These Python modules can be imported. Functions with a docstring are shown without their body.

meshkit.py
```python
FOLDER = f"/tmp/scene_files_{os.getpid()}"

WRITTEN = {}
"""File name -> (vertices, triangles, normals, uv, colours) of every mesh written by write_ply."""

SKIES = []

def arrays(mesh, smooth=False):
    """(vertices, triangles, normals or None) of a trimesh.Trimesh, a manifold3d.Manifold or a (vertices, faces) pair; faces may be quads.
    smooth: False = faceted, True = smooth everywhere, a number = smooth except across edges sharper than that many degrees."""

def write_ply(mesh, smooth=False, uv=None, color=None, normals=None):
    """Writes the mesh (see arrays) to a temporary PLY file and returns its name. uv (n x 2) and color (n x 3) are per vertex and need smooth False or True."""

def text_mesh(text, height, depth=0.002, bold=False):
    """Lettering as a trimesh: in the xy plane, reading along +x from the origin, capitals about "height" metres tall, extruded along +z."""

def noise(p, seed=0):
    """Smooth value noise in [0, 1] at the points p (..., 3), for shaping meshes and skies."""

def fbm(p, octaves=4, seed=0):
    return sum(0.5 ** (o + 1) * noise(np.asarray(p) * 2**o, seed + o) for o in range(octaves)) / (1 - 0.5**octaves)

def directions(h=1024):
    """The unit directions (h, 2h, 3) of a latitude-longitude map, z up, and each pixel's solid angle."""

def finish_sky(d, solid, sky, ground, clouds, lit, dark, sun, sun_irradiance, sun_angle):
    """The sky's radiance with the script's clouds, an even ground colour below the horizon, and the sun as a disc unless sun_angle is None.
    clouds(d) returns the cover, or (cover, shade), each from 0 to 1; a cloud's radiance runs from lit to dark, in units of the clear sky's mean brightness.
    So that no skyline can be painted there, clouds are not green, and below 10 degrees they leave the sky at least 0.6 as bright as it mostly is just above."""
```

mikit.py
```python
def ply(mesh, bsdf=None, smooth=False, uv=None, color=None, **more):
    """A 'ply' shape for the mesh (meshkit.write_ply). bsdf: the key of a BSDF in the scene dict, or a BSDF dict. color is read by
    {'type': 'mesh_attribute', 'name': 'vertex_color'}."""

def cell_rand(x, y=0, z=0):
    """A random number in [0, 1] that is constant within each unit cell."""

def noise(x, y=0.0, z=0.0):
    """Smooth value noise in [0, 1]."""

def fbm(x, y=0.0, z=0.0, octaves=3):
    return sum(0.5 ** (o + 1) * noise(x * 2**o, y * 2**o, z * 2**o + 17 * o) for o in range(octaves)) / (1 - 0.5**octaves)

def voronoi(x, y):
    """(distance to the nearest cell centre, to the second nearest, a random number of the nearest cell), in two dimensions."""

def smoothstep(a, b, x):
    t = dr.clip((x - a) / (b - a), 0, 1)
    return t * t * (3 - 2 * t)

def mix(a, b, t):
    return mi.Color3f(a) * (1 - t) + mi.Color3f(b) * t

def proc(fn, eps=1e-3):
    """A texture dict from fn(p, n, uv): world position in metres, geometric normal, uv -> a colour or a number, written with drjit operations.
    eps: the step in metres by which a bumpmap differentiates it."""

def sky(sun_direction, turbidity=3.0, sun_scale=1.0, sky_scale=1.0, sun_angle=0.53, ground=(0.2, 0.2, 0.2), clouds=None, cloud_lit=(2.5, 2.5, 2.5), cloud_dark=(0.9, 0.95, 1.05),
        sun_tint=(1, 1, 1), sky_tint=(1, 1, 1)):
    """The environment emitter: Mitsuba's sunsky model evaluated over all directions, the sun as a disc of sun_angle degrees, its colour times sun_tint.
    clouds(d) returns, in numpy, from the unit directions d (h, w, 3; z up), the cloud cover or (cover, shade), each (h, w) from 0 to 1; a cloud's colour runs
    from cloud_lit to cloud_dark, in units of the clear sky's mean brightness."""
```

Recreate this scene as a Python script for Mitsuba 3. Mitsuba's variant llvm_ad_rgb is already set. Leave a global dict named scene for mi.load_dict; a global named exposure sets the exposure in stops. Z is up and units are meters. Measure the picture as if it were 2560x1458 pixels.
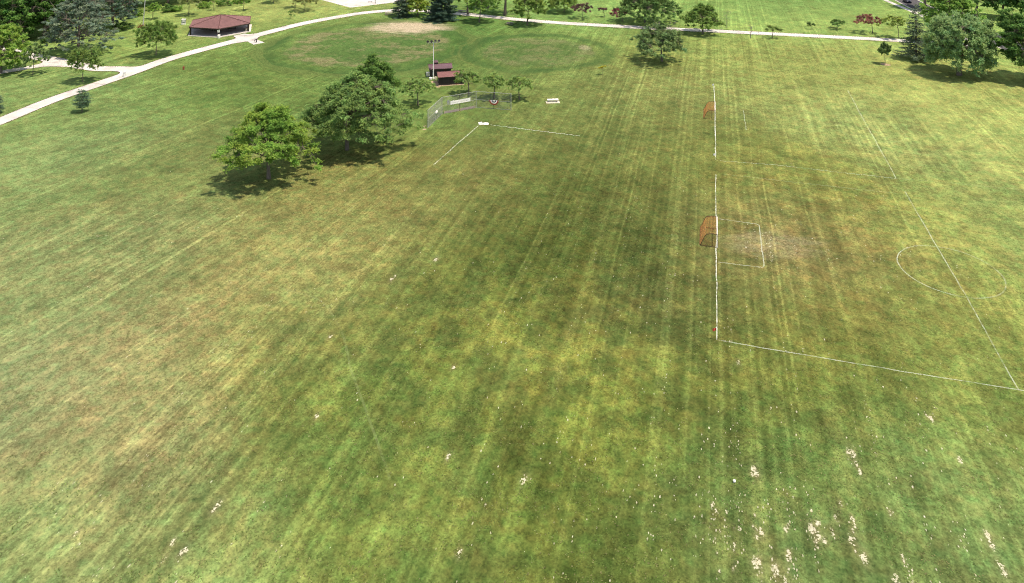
import math
import numpy as np, trimesh, shapely
from shapely.geometry import Polygon, LineString, Point, box as sbox
from shapely.ops import unary_union
import drjit as dr
import mitsuba as mi
import mikit, meshkit
from mikit import noise, fbm, smoothstep, mix, voronoi, cell_rand

# ------------------------------------------------------------------ camera, sky, exposure
CAM_H, F, HORIZON = 55.0, 1836.5, -354.0        # drone height (m); focal length and horizon row of the 2560 px frame
T = mi.ScalarTransform4f
scene, labels = {}, {}
scene['camera'] = {
    'type': 'perspective', 'fov': 2 * math.degrees(math.atan(1280 / F)), 'fov_axis': 'x',
    'principal_point_offset_y': (729 - HORIZON) / 1458,
    'near_clip': 1.0, 'far_clip': 6000.0,
    'to_world': T().look_at(origin=[0, 0, CAM_H], target=[0, 100, CAM_H], up=[0, 0, 1])}
SUN = (0.34, -0.16, 1.0)


def thin_clouds(d):
    q = d[..., :2] / np.maximum(d[..., 2:], .12)
    n = meshkit.fbm(np.concatenate([q * 1.3, np.zeros_like(q[..., :1])], -1), 5, 4)
    away = np.clip((1 - d @ (np.array(SUN) / np.linalg.norm(SUN))) / .06, 0, 1)      # the sun stands in a gap
    return np.clip((n - .36) / .20, 0, 1) * .9 * away, np.clip((n - .60) * 1.0, 0, .4)


scene['sky'] = mikit.sky(SUN, turbidity=3, sun_angle=1.2, ground=(0.1, 0.12, 0.05), clouds=thin_clouds, cloud_lit=(3.3, 3.3, 3.3))
exposure = 1.88


def at(px, py):
    """The spot on the ground sighted at this place of the 2560 x 1458 survey photograph."""
    s = CAM_H / (py - HORIZON)
    return np.array([(px - 1280) * s, F * s])


def mpp(py):
    return CAM_H / (py - HORIZON)


# ------------------------------------------------------------------ entries and names
def key_for(base):
    if base not in USED:
        USED.add(base)
        return base
    n = 1
    while f'{base}_{n:03d}' in USED:
        n += 1
    k = f'{base}_{n:03d}'
    USED.add(k)
    return k


USED = set()


def thing(name, label=None, cat=None, group=None, kind=None):
    k = key_for(name)
    d = {}
    if label: d['label'] = label
    if cat: d['category'] = cat
    if group: d['group'] = group
    if kind: d['kind'] = kind
    if d: labels[k] = d
    return k


def part(parent, name, mesh, bsdf, smooth=False, label=None, kind=None, **kw):
    k = key_for(f'{parent}__{name}')
    scene[k] = mikit.ply(mesh, bsdf, smooth=smooth, **kw)
    if label or kind:
        labels[k] = {a: b for a, b in (('label', label), ('kind', kind)) if b}
    return k


def whole(key, mesh, bsdf, smooth=False, **kw):
    scene[key] = mikit.ply(mesh, bsdf, smooth=smooth, **kw)
    return key


# ------------------------------------------------------------------ mesh helpers
cat = trimesh.util.concatenate


def box(cx, cy, cz, sx, sy, sz, rot=0.0, chamfer=0.0):
    if chamfer:
        import manifold3d as m3
        c = chamfer
        pts = []
        for a in (-1, 1):
            for b in (-1, 1):
                for d in (-1, 1):
                    x, y, z = a * sx / 2, b * sy / 2, d * sz / 2
                    pts += [(x - a * c, y, z), (x, y - b * c, z), (x, y, z - d * c)]
        m = trimesh.Trimesh(np.array(pts)).convex_hull
    else:
        m = trimesh.creation.box((sx, sy, sz))
    if rot:
        m.apply_transform(trimesh.transformations.rotation_matrix(rot, [0, 0, 1]))
    m.apply_translation((cx, cy, cz))
    return m


def tube(points, radii, sides=6, cap=True):
    p = np.asarray(points, float)
    radii = np.broadcast_to(radii, (len(p),)).astype(float)
    t = np.gradient(p, axis=0)
    t /= np.linalg.norm(t, axis=1, keepdims=True) + 1e-12
    ref = np.array([0, 0, 1.0]) if abs(t[0, 2]) < 0.8 else np.array([1.0, 0, 0])
    a = np.cross(t, ref)
    a /= np.linalg.norm(a, axis=1, keepdims=True) + 1e-9
    b = np.cross(t, a)
    ang = np.arange(sides) * 2 * np.pi / sides
    v = p[:, None] + radii[:, None, None] * (np.cos(ang)[None, :, None] * a[:, None] + np.sin(ang)[None, :, None] * b[:, None])
    n = len(p)
    i, j = np.meshgrid(np.arange(n - 1), np.arange(sides), indexing='ij')
    q = np.stack([i * sides + j, i * sides + (j + 1) % sides, (i + 1) * sides + (j + 1) % sides, (i + 1) * sides + j], -1).reshape(-1, 4)
    f = np.vstack([q[:, [0, 2, 1]], q[:, [0, 3, 2]]])
    v = v.reshape(-1, 3)
    if cap:
        v = np.vstack([v, p[[0]], p[[-1]]])
        k = np.arange(sides)
        f = np.vstack([f, np.stack([k, (k + 1) % sides, k * 0 + n * sides], 1),
                       np.stack([(n - 1) * sides + (k + 1) % sides, (n - 1) * sides + k, k * 0 + n * sides + 1], 1)])
    return trimesh.Trimesh(v, f, process=False)


def cyl(x, y, z0, z1, r, r1=None, sides=12):
    return tube([(x, y, z0), (x, y, z1)], [r, r if r1 is None else r1], sides)


def bar(p, q, r, sides=6):
    return tube([p, q], [r, r], sides)


def lathe(profile, sides=20, at_=(0, 0, 0)):
    m = trimesh.creation.revolve(np.array(profile, float), sections=sides)
    m.apply_translation(at_)
    return m


def prism(poly, z0, z1):
    parts = []
    for g in getattr(poly, 'geoms', [poly]):
        if g.area < 1e-4: continue
        m = trimesh.creation.extrude_polygon(g, z1 - z0, engine='earcut')
        m.apply_translation((0, 0, z0))
        parts.append(m)
    return cat(parts)


def sheet(poly, z):
    parts = []
    for g in getattr(poly, 'geoms', [poly]):
        v, f = trimesh.creation.triangulate_polygon(g, engine='earcut')
        parts.append(trimesh.Trimesh(np.c_[v, np.full(len(v), z)], f, process=False))
    m = cat(parts)
    if m.face_normals[:, 2].mean() < 0: m.invert()
    return m


def smooth_line(pts, n=12):
    """Catmull-Rom through the points."""
    p = np.asarray(pts, float)
    p = np.vstack([2 * p[0] - p[1], p, 2 * p[-1] - p[-2]])
    out = []
    for i in range(1, len(p) - 2):
        t = np.linspace(0, 1, n, endpoint=False)[:, None]
        a, b, c, d = p[i - 1:i + 3]
        out.append(.5 * (2 * b + (c - a) * t + (2 * a - 5 * b + 4 * c - d) * t**2 + (3 * b - a - 3 * c + d) * t**3))
    return np.vstack(out + [p[[-2]]])


# ------------------------------------------------------------------ materials
def C(p, n, uv, col, amount=.12, size=.5):
    return mi.Color3f(*col) * (1 - amount + 2 * amount * fbm(p.x / size, p.y / size, p.z / size, 3))


def mat(name, col, rough=.7, metallic=0.0, amount=.12, size=.5, spec=.3):
    scene[name] = {'type': 'twosided', 'bsdf': {'type': 'principled', 'base_color': mikit.proc(lambda p, n, uv: C(p, n, uv, col, amount, size)),
                                                'roughness': rough, 'metallic': metallic, 'specular': spec}}
    return name


def blob(x, y, cx, cy, rx, ry, rot=0.0):
    c, s = math.cos(rot), math.sin(rot)
    a, b = ((x - cx) * c + (y - cy) * s) / rx, ((y - cy) * c - (x - cx) * s) / ry
    return dr.exp(-(a * a + b * b))


MC, MS = 0.964, 0.264      # the mowing direction (along the goal lines)
OVAL1, OVAL2 = at(925, 112), at(1342, 128)
TURF_SAMPLES = [  # the turf's own tone from place to place (parched, pale, lush), as surveyed: sight x, y, then colour in 8-bit sRGB
    (150, 250, 121, 145, 72), (60, 420, 124, 143, 76), (60, 700, 134, 146, 82), (60, 1000, 140, 147, 88), (60, 1350, 136, 156, 82), (350, 600, 134, 142, 78), (350, 900, 146, 143, 82), (300, 1150, 140, 138, 80),
    (500, 1350, 128, 144, 72), (500, 420, 110, 125, 60), (720, 620, 144, 145, 76), (850, 520, 136, 137, 68), (950, 480, 119, 122, 56), (700, 850, 120, 126, 58), (850, 1000, 102, 122, 47), (900, 1250, 105, 125, 49),
    (1150, 700, 96, 110, 43), (1150, 450, 106, 115, 51), (1100, 1000, 98, 116, 45), (1150, 1330, 102, 122, 48), (1400, 520, 82, 96, 36), (1450, 650, 62, 80, 24), (1400, 870, 124, 132, 52), (1400, 1100, 102, 118, 40),
    (1450, 1350, 66, 82, 24), (1650, 350, 96, 108, 46), (1650, 560, 86, 97, 40), (1650, 760, 88, 97, 42), (1650, 1000, 93, 110, 40), (1700, 1250, 76, 98, 38), (1900, 450, 124, 131, 56), (2000, 600, 128, 116, 64),
    (1950, 750, 108, 112, 49), (2000, 900, 112, 123, 45), (2000, 1150, 92, 114, 45), (2000, 1350, 98, 118, 55), (2250, 300, 154, 166, 86), (2450, 300, 160, 171, 84), (2250, 560, 136, 142, 63), (2480, 560, 140, 155, 76),
    (2250, 800, 120, 129, 53), (2480, 780, 139, 150, 67), (2400, 1000, 110, 131, 55), (2300, 1200, 106, 132, 62), (2500, 1300, 118, 138, 66), (1600, 200, 122, 129, 62), (1900, 170, 140, 151, 72), (2200, 170, 152, 160, 78),
    (1400, 230, 110, 125, 57), (1350, 150, 100, 126, 54), (1000, 250, 104, 130, 56), (600, 170, 97, 122, 51), (800, 80, 110, 140, 62), (300, 60, 130, 157, 72), (650, 20, 158, 168, 84), (1100, 90, 84, 120, 48),
    (1700, 110, 126, 141, 63), (1500, 30, 125, 158, 74), (1800, 30, 138, 168, 78), (2000, 20, 92, 130, 60), (2100, 60, 156, 176, 86), (2300, 60, 146, 174, 80), (1750, -40, 130, 160, 75), (600, -40, 110, 140, 60)]


def linear(c):
    c = np.array(c, float) / 255
    return np.where(c < .04045, c / 12.92, ((c + .055) / 1.055)**2.4)


TURF_LIGHT = np.array([1.97, 1.68, 1.55])
TURF = [(*at(q[0], q[1]), .115 * at(q[0], q[1])[1], .125 * at(q[0], q[1])[1], linear((q[2] + 23, q[3] + 15, q[4] * 1.03 + 20)) / TURF_LIGHT) for q in TURF_SAMPLES]
SOIL = [(*at(x, y), q) for x, y, q in ((1886, 1178, 1.0), (1892, 1186, .6), (2130, 1132, .9), (2118, 1128, .5), (2028, 1322, .8), (2044, 1338, .7), (2062, 1354, .6), (2080, 1326, .7), (2044, 1306, .6), (1892, 1410, 1.0), (1940, 1428, .9),
                                        (458, 1380, .9), (432, 1354, .6), (406, 1400, .6), (545, 1262, .8), (536, 1272, .5), (1308, 1200, .9), (2092, 1290, .7), (2150, 1180, .6), (2140, 1160, .5), (2328, 1046, .7), (2316, 1036, .4),
                                        (2470, 1340, .8), (2480, 1362, .7), (2500, 1410, .8), (2400, 1150, .6), (2160, 1395, .9), (1120, 1142, .6), (980, 697, .8), (988, 690, .5), (1090, 648, .8), (2510, 1430, .8), (1134, 918, .6), (826, 840, .6),
                                        (1904, 1330, .6), (1846, 905, .6), (2100, 1258, .5), (2130, 1350, .8), (1960, 1453, .8), (2240, 1452, .9), (190, 1332, .6), (792, 1040, .6), (1148, 1384, .6))]


_r = np.random.default_rng(21)
for row in (16.2, 17.6, 19.5, 22.0, 24.3, 27.5, 31.0):      # worn bits strung along the mower's rows in the near right
    for _ in range(6):
        d_ = _r.uniform(-1, 5.5)
        SOIL.append((row - .5 + .27 * d_ + _r.normal(0, .12), 56.5 + d_ + _r.normal(0, .3), _r.uniform(.26, .48)))


def turf_tone(x, y):
    tot, r, g, b = mi.Float(1e-5), mi.Float(1e-6), mi.Float(1.15e-6), mi.Float(4e-7)
    for cx, cy, sx, sy, c in TURF:
        w = dr.exp(-dr.square((x - cx) / sx) - dr.square((y - cy) / sy))
        tot, r, g, b = tot + w, r + w * float(c[0]), g + w * float(c[1]), b + w * float(c[2])
    return mi.Color3f(r, g, b) / tot


def grass_color(p, n, uv):
    x, y = p.x, p.y
    wx = x + .5 * (fbm(x / 12, y / 12, 3, 2) - .5)
    v = wx * MC - y * MS
    u = wx * MS + y * MC
    # west of the big trees the mower ran at a slightly different angle
    west = smoothstep(-42, -58, v)
    vw = wx * .922 - y * .387
    v = v * (1 - west) + vw * west
    n0 = fbm(x / 16 + 5, y / 16, 1, 2)
    n1 = fbm(x / 5 + wx * 0, y / 5 + 9, 2, 3)
    n2 = fbm(x / 1.5 + 3, y / 1.5, 4, 3)
    n3 = fbm(x / .42, y / .42, 5, 2)
    n4 = noise(x / .17, y / .17, 6)
    n5 = noise(x / .085, y / .085, 13)
    s1 = noise(v / 1.9, u / 110, 8)
    s2 = noise(v / .75, u / 70, 9)
    s3 = noise(v / .36, u / 55, 10)
    tracks = .45 + .9 * smoothstep(.35, .65, fbm(x / 25 + 2, y / 35, 11, 2))
    fine = dr.clip(blob(x, y, 22, 150, 17, 50, -.1) + .8 * blob(x, y, 48, 190, 18, 18) + .7 * blob(x, y, -22, 100, 14, 45, -.4) + .8 * blob(x, y, 58, 262, 30, 10) + .5 * blob(x, y, 24, 62, 20, 14), 0, 1)
    c = turf_tone(x, y)
    stripe = (s1 - .5) * .10 * tracks + (s2 - .5) * .14 * tracks + (s3 - .5) * .26 * tracks
    g = (n0 - .5) * .16 + (n1 - .5) * .38 + (n2 - .5) * .55 + stripe
    c = c * dr.exp(g * 1.15)
    # drier and yellower tufts, deeper clumps, olive brown thatch
    hue = (n1 - .5) * .8 + (fbm(x / 2.6 + 31, y / 2.6, 12, 3) - .5) * 1.3
    c = c * mi.Color3f(1 + .13 * hue, 1 + .03 * hue, 1 + .02 * hue)
    mid = dr.clip(blob(x, y, 4, 82, 26, 26) + .5 * blob(x, y, 60, 125, 36, 40), 0, 1)
    pch = smoothstep(.34, .66, fbm(x / 2.4 + 90, y / 2.4, 27, 3)) - .5
    c = c * dr.exp(pch * .42 * mid) * mi.Color3f(1 + .10 * pch * mid, 1, 1 - .12 * pch * mid)
    h2 = fbm(x / .7 + 11, y / .7, 19, 2) - .5
    c = c * mi.Color3f(1 + .45 * h2, 1 + .05 * h2, 1 + .15 * h2)
    thatch = smoothstep(.56, .74, fbm(x / 3.4 + 70, y / 3.4, 14, 3))
    c = mix(c, c * mi.Color3f(.92, .80, .86), thatch * .5)
    # thin pale wheel tracks, straight and long
    line = smoothstep(.66, .84, noise(v / .36, u / 85, 15)) * smoothstep(.38, .58, noise(v / 5, u / 34, 16)) * (.5 + .5 * n3)
    line2 = smoothstep(.58, .80, noise(v / .42, u / 75, 17)) * fine * (.6 + .4 * n3)
    pale = c * 1.55 + mi.Color3f(.020, .018, .008)
    c = mix(c, pale, dr.clip(line * .50 + line2 * .55, 0, 1))
    yell = mi.Color3f(.160, .190, .064)
    # the two worn ball-field ovals with their mown rings
    for (cx, cy), R, k in ((OVAL1, 25.5, .8), (OVAL2, 17.0, .55)):
        d = dr.sqrt(dr.square(x - cx) + dr.square(y - cy)) + 4.5 * (fbm(x / 9, y / 9, 21, 3) - .5)
        ring = dr.exp(-dr.square((d - R * 1.14) / (R * .15))) * (.4 + 1.0 * fbm(x / 8 + 3, y / 8, 25, 2))
        c = mix(c, mi.Color3f(.044, .092, .030), ring * .75)
        turn = smoothstep(.52, .66, noise(d / .9, 3, 22 + k)) * smoothstep(R * 1.0, R * 1.1, d) * (1 - smoothstep(R * 1.3, R * 1.7, d))
        c = mix(c, yell, turn * .30)
        inner = 1 - smoothstep(R * .86, R * .98, d)
        w = fbm(x / 5 + 60, y / 3.2, 23, 3) * .6 + fbm(x / .9, y / .7, 24, 2) * .4
        edge = dr.exp(-dr.square((d - R * .82) / (R * .16)))
        worn = dr.clip(smoothstep(.47, .68, w) * .8 + edge * .7 * smoothstep(.3, .6, w), 0, 1) * inner
        c = mix(c, mi.Color3f(.058, .108, .036), inner * .55)
        c = mix(c, mi.Color3f(.27, .22, .135), worn * .58 * k)
    for (px, py, rx, ry, k) in (BARE1, BARE2, BARE3):
        m = blob(x, y, px, py, rx, ry) * (.25 + .8 * fbm(x / 4, y / 1.0, 31, 3) + .5 * fbm(x / 1.6, y / .5, 32, 2))
        c = mix(c, mi.Color3f(.43, .37, .27), smoothstep(.25, .75, m) * k)
    # bare, sun-bleached soil specks strung along the mower's rows, thickest in the near right of the field
    d1, d2, r = voronoi(v / .20, u / .46)
    near = 1 - smoothstep(95, 150, y)
    patchy = smoothstep(.38, .72, fbm(x / 2.2, y / 2.6, 33, 2)) * (.15 + 2.2 * smoothstep(.55, .8, noise(v / .55, u / 40, 34)))
    dens = (.0025 + .022 * patchy) * near + patchy * (.55 * blob(x, y, 22, 57, 13, 7) + .10 * blob(x, y, 38, 60, 14, 14) + .24 * blob(x, y, 38, 104, 7, 5) + .08 * blob(x, y, 52, 106, 9, 4) + .07 * blob(x, y, -30, 58, 10, 6)) + .05 * line * near
    rad = .10 + .26 * cell_rand(r * 977, 3, 1)
    speck = dr.select(r < dens, smoothstep(rad, rad * .3, d1 + .45 * (n4 - .5)), 0)
    for (cx, cy, q) in SOIL:
        m = blob(x, y, cx, cy, .38 * q, .75 * q, -.25)
        speck = dr.maximum(speck, smoothstep(.30, .60, m * (-.85 + .9 * n3 + 1.0 * n4 + .9 * n5)))
        c = mix(c, mi.Color3f(.22, .18, .11), .5 * dr.sqrt(m) * n3)
    c = c * (.31 + .46 * n3 + .50 * n4 + .42 * n5)
    return mix(c, mix((.42, .40, .27), (.68, .665, .54), n5), speck * .72)


def grass_bump(p, n, uv):
    x, y = p.x, p.y
    return fbm(x / .5, y / .5, 3, 3) * .10 + noise(x / .12, y / .12, 7) * .05 + noise(x / 2.5, y / 2.5, 9) * .12


BARE1 = (*at(1025, 68), 15, 10, .95)
BARE3 = (*at(1935, 612), 8, 4.2, .17)
BARE2 = (*at(1462, 120), 2.2, 3.5, .35)
scene['grass_material'] = {'type': 'bumpmap', 'arbitrary': mikit.proc(grass_bump, .04), 'scale': 1.0,
                           'bsdf': {'type': 'diffuse', 'reflectance': mikit.proc(grass_color)}}


def line_material(name, cover, tint=(.50, .56, .47)):
    def fn(p, n, uv):
        g = grass_color(p, n, uv)
        w = fbm(p.x / .35, p.y / .35, 41, 2) * .5 + fbm(p.x / 3, p.y / 3, 42, 2) * .5
        return mix(g, mi.Color3f(*tint), dr.clip(smoothstep(.25, .6, w) * cover + cover * .3, 0, 1))
    scene[name] = {'type': 'diffuse', 'reflectance': mikit.proc(fn)}
    return name


line_material('chalk_strong', .66, (.62, .66, .58))
line_material('chalk_faint', .42)
line_material('chalk_fading', .13)
line_material('chalk_ghost', .15, (.26, .32, .15))
line_material('chalk_worn', .26)


def concrete_fn(p, n, uv):
    a = fbm(p.x / 2.4, p.y / 2.4, 1, 3)
    b = fbm(p.x / .3, p.y / .3, 2, 2)
    slab = cell_rand(p.x / 9, p.y / 9, 1)
    return mi.Color3f(.58, .555, .54) * (.70 + .32 * a + .14 * b + .10 * slab) * (1 - .30 * smoothstep(.62, .80, fbm(p.x / 6 + 9, p.y / 6, 5, 3)))


scene['concrete'] = {'type': 'twosided', 'bsdf': {'type': 'diffuse', 'reflectance': mikit.proc(concrete_fn)}}
scene['asphalt'] = {'type': 'twosided', 'bsdf': {'type': 'diffuse', 'reflectance': mikit.proc(
    lambda p, n, uv: mi.Color3f(.095, .095, .105) * (.75 + .3 * fbm(p.x / 3, p.y / 3, 1, 3) + .2 * noise(p.x / .2, p.y / .2)))}}
scene['earth'] = {'type': 'twosided', 'bsdf': {'type': 'diffuse', 'reflectance': mikit.proc(
    lambda p, n, uv: mix((.085, .062, .042), (.10, .09, .045), fbm(p.x / .8, p.y / .8, 1, 3)))}}
scene['mulch'] = {'type': 'twosided', 'bsdf': {'type': 'diffuse', 'reflectance': mikit.proc(
    lambda p, n, uv: mix((.30, .22, .15), (.42, .33, .23), fbm(p.x / .3, p.y / .3, 1, 3)))}}


def bark_fn(p, n, uv):
    return mix((.10, .082, .068), (.23, .20, .18), fbm(p.x / .12, p.y / .12, p.z / .7, 3))


scene['bark'] = {'type': 'twosided', 'bsdf': {'type': 'diffuse', 'reflectance': mikit.proc(bark_fn)}}
scene['dead_bark'] = {'type': 'twosided', 'bsdf': {'type': 'diffuse', 'reflectance': mikit.proc(
    lambda p, n, uv: mix((.17, .15, .14), (.33, .30, .28), fbm(p.x / .2, p.y / .2, p.z / .8, 3)))}}
scene['leaf'] = {'type': 'principledthin', 'base_color': {'type': 'mesh_attribute', 'name': 'vertex_color'}, 'roughness': .55, 'diff_trans': .95, 'spec_trans': 0.0, 'eta': 1.3}


def shingle_fn(col):
    def fn(p, n, uv):
        row = p.z / .045
        return mi.Color3f(*col) * (.72 + .22 * cell_rand(dr.floor(row), dr.floor(p.x / .35 + 7 * cell_rand(dr.floor(row))), 2) + .32 * fbm(p.x / 1.5, p.y / 1.5, p.z, 3))
    return fn


for nm, col in (('shingles_red', (.165, .090, .092)), ('shingles_purple', (.135, .085, .105)), ('shingles_rose', (.190, .095, .095))):
    scene[nm] = {'type': 'twosided', 'bsdf': {'type': 'principled', 'base_color': mikit.proc(shingle_fn(col)), 'roughness': .85, 'specular': .2}}


def siding_fn(p, n, uv):
    c = cell_rand(dr.floor((p.x * .97 + p.y * .25) / .22), dr.floor((p.y * .97 - p.x * .25) / .22))
    return mi.Color3f(.026, .020, .021) * (.7 + .5 * c + .3 * fbm(p.x, p.y, p.z, 2))


scene['dark_siding'] = {'type': 'twosided', 'bsdf': {'type': 'principled', 'base_color': mikit.proc(siding_fn), 'roughness': .7}}
mat('dark_steel', (.022, .022, .024), .5)
mat('brown_paint', (.055, .030, .020), .6)
mat('rust_paint', (.15, .060, .030), .7)
mat('dark_wood', (.035, .028, .022), .8)
mat('ridge_paint', (.085, .040, .042), .8)
mat('grey_wood', (.30, .26, .25), .85, amount=.3, size=.3)
mat('pale_wood', (.45, .36, .25), .85, amount=.3, size=.3)
mat('white_paint', (.78, .77, .75), .5)
mat('cream_wall', (.62, .56, .46), .8)
mat('galvanised', (.42, .44, .43), .45, .35)
mat('wire', (.21, .23, .21), .6, .1)
mat('pole_grey', (.55, .56, .58), .45, .2)
mat('white_cloth', (.80, .80, .80), .9)
mat('navy', (.012, .018, .055), .8)
mat('red_cloth', (.32, .028, .032), .8)
mat('net_orange', (.56, .27, .10), .9)
mat('flag_red', (.55, .08, .06), .7)
mat('hydrant_red', (.24, .070, .045), .6)
mat('ink_grey', (.42, .43, .44), .9)
mat('box_grey', (.30, .32, .33), .6)
mat('car_blue', (.012, .014, .035), .25, .3)
mat('black_rubber', (.015, .015, .015), .8)
scene['car_glass'] = {'type': 'roughplastic', 'diffuse_reflectance': {'type': 'rgb', 'value': [.01, .012, .015]}, 'alpha': .05}

# ------------------------------------------------------------------ the ground
lawn = thing('lawn', kind='structure')
whole(lawn, (np.array([[-3000, -1500, 0], [3000, -1500, 0], [3000, 5000, 0], [-3000, 5000, 0.]]), np.array([[0, 1, 2], [0, 2, 3]])), 'grass_material')


def marking(name, pts, width, material, z=.006, closed=False):
    line = LineString(np.vstack([pts, pts[:1]]) if closed else pts)
    q = np.array([line.interpolate(t).coords[0] for t in np.arange(0, line.length, .7)] + [line.coords[-1]])
    w = np.stack([meshkit.fbm(np.c_[q / 2.2, np.full(len(q), 3.0 + 5 * i)], 2) - .5 for i in (0, 1)], 1) * .16
    line = LineString(q + w)
    poly = line.buffer(width / 2, cap_style=2, join_style=1)
    return part('lawn', name, sheet(poly, z), material)


def px(*pts):
    return np.array([at(*q) for q in pts])


marking('goal_line', px((1789, 436), (1791, 620), (1792.5, 850)), .13, 'chalk_strong')
marking('touch_line', px((1797, 850.5), (1940, 875), (2100, 902), (2263, 929), (2560, 976)), .13, 'chalk_faint')
marking('touch_line', px((1806, 435), (1940, 450), (2080, 466), (2240, 483)), .14, 'chalk_fading')
marking('halfway_line', px((2545, 973), (2414, 738), (2346, 622), (2281, 511), (2262, 478)), .13, 'chalk_faint', .008)
marking('goal_area_line', px((1796, 547), (1898, 561), (1910, 669), (1796, 655)), .13, 'chalk_faint', .008)
cc = np.array([58.5, 98.1])
ring = np.array([(cc[0] + 6.25 * math.cos(a), cc[1] + 6.25 * math.sin(a)) for a in np.linspace(0, 2 * np.pi, 73)[:-1]])
marking('centre_circle', ring, .15, 'chalk_worn', .010, True)
marking('centre_circle', ring[26:50], .14, 'chalk_faint', .012)
marking('goal_line', px((1785, 215), (1788, 300), (1789, 392)), .20, 'chalk_strong')
marking('touch_line', px((1800, 402), (1940, 412), (2075, 428), (2240, 446)), .12, 'chalk_faint')
marking('touch_line', px((1800, 212), (1880, 215), (2000, 218)), .10, 'chalk_fading')
marking('halfway_line', px((2120, 226), (2155, 292), (2241, 446)), .14, 'chalk_faint', .008)
marking('touch_line', px((2243, 446), (2320, 452), (2560, 474)), .10, 'chalk_fading')
marking('goal_area_line', px((1858, 275), (1866, 325)), .12, 'chalk_faint', .008)
c2 = at(2178, 327)
ring = np.array([(c2[0] + 6.2 * math.cos(a), c2[1] + 6.2 * math.sin(a)) for a in np.linspace(0, 2 * np.pi, 73)[:-1]])
marking('centre_circle', ring, .10, 'chalk_fading', .010, True)
marking('foul_line', px((1196, 314), (1140, 362), (1085, 412)), .12, 'chalk_strong')
marking('foul_line', px((1226, 312), (1340, 326), (1450, 340)), .13, 'chalk_strong')
marking('faded_line', smooth_line(px((610, 690), (720, 725), (800, 752), (850, 820), (880, 930), (920, 1040), (975, 1200))), .26, 'chalk_ghost')

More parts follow.
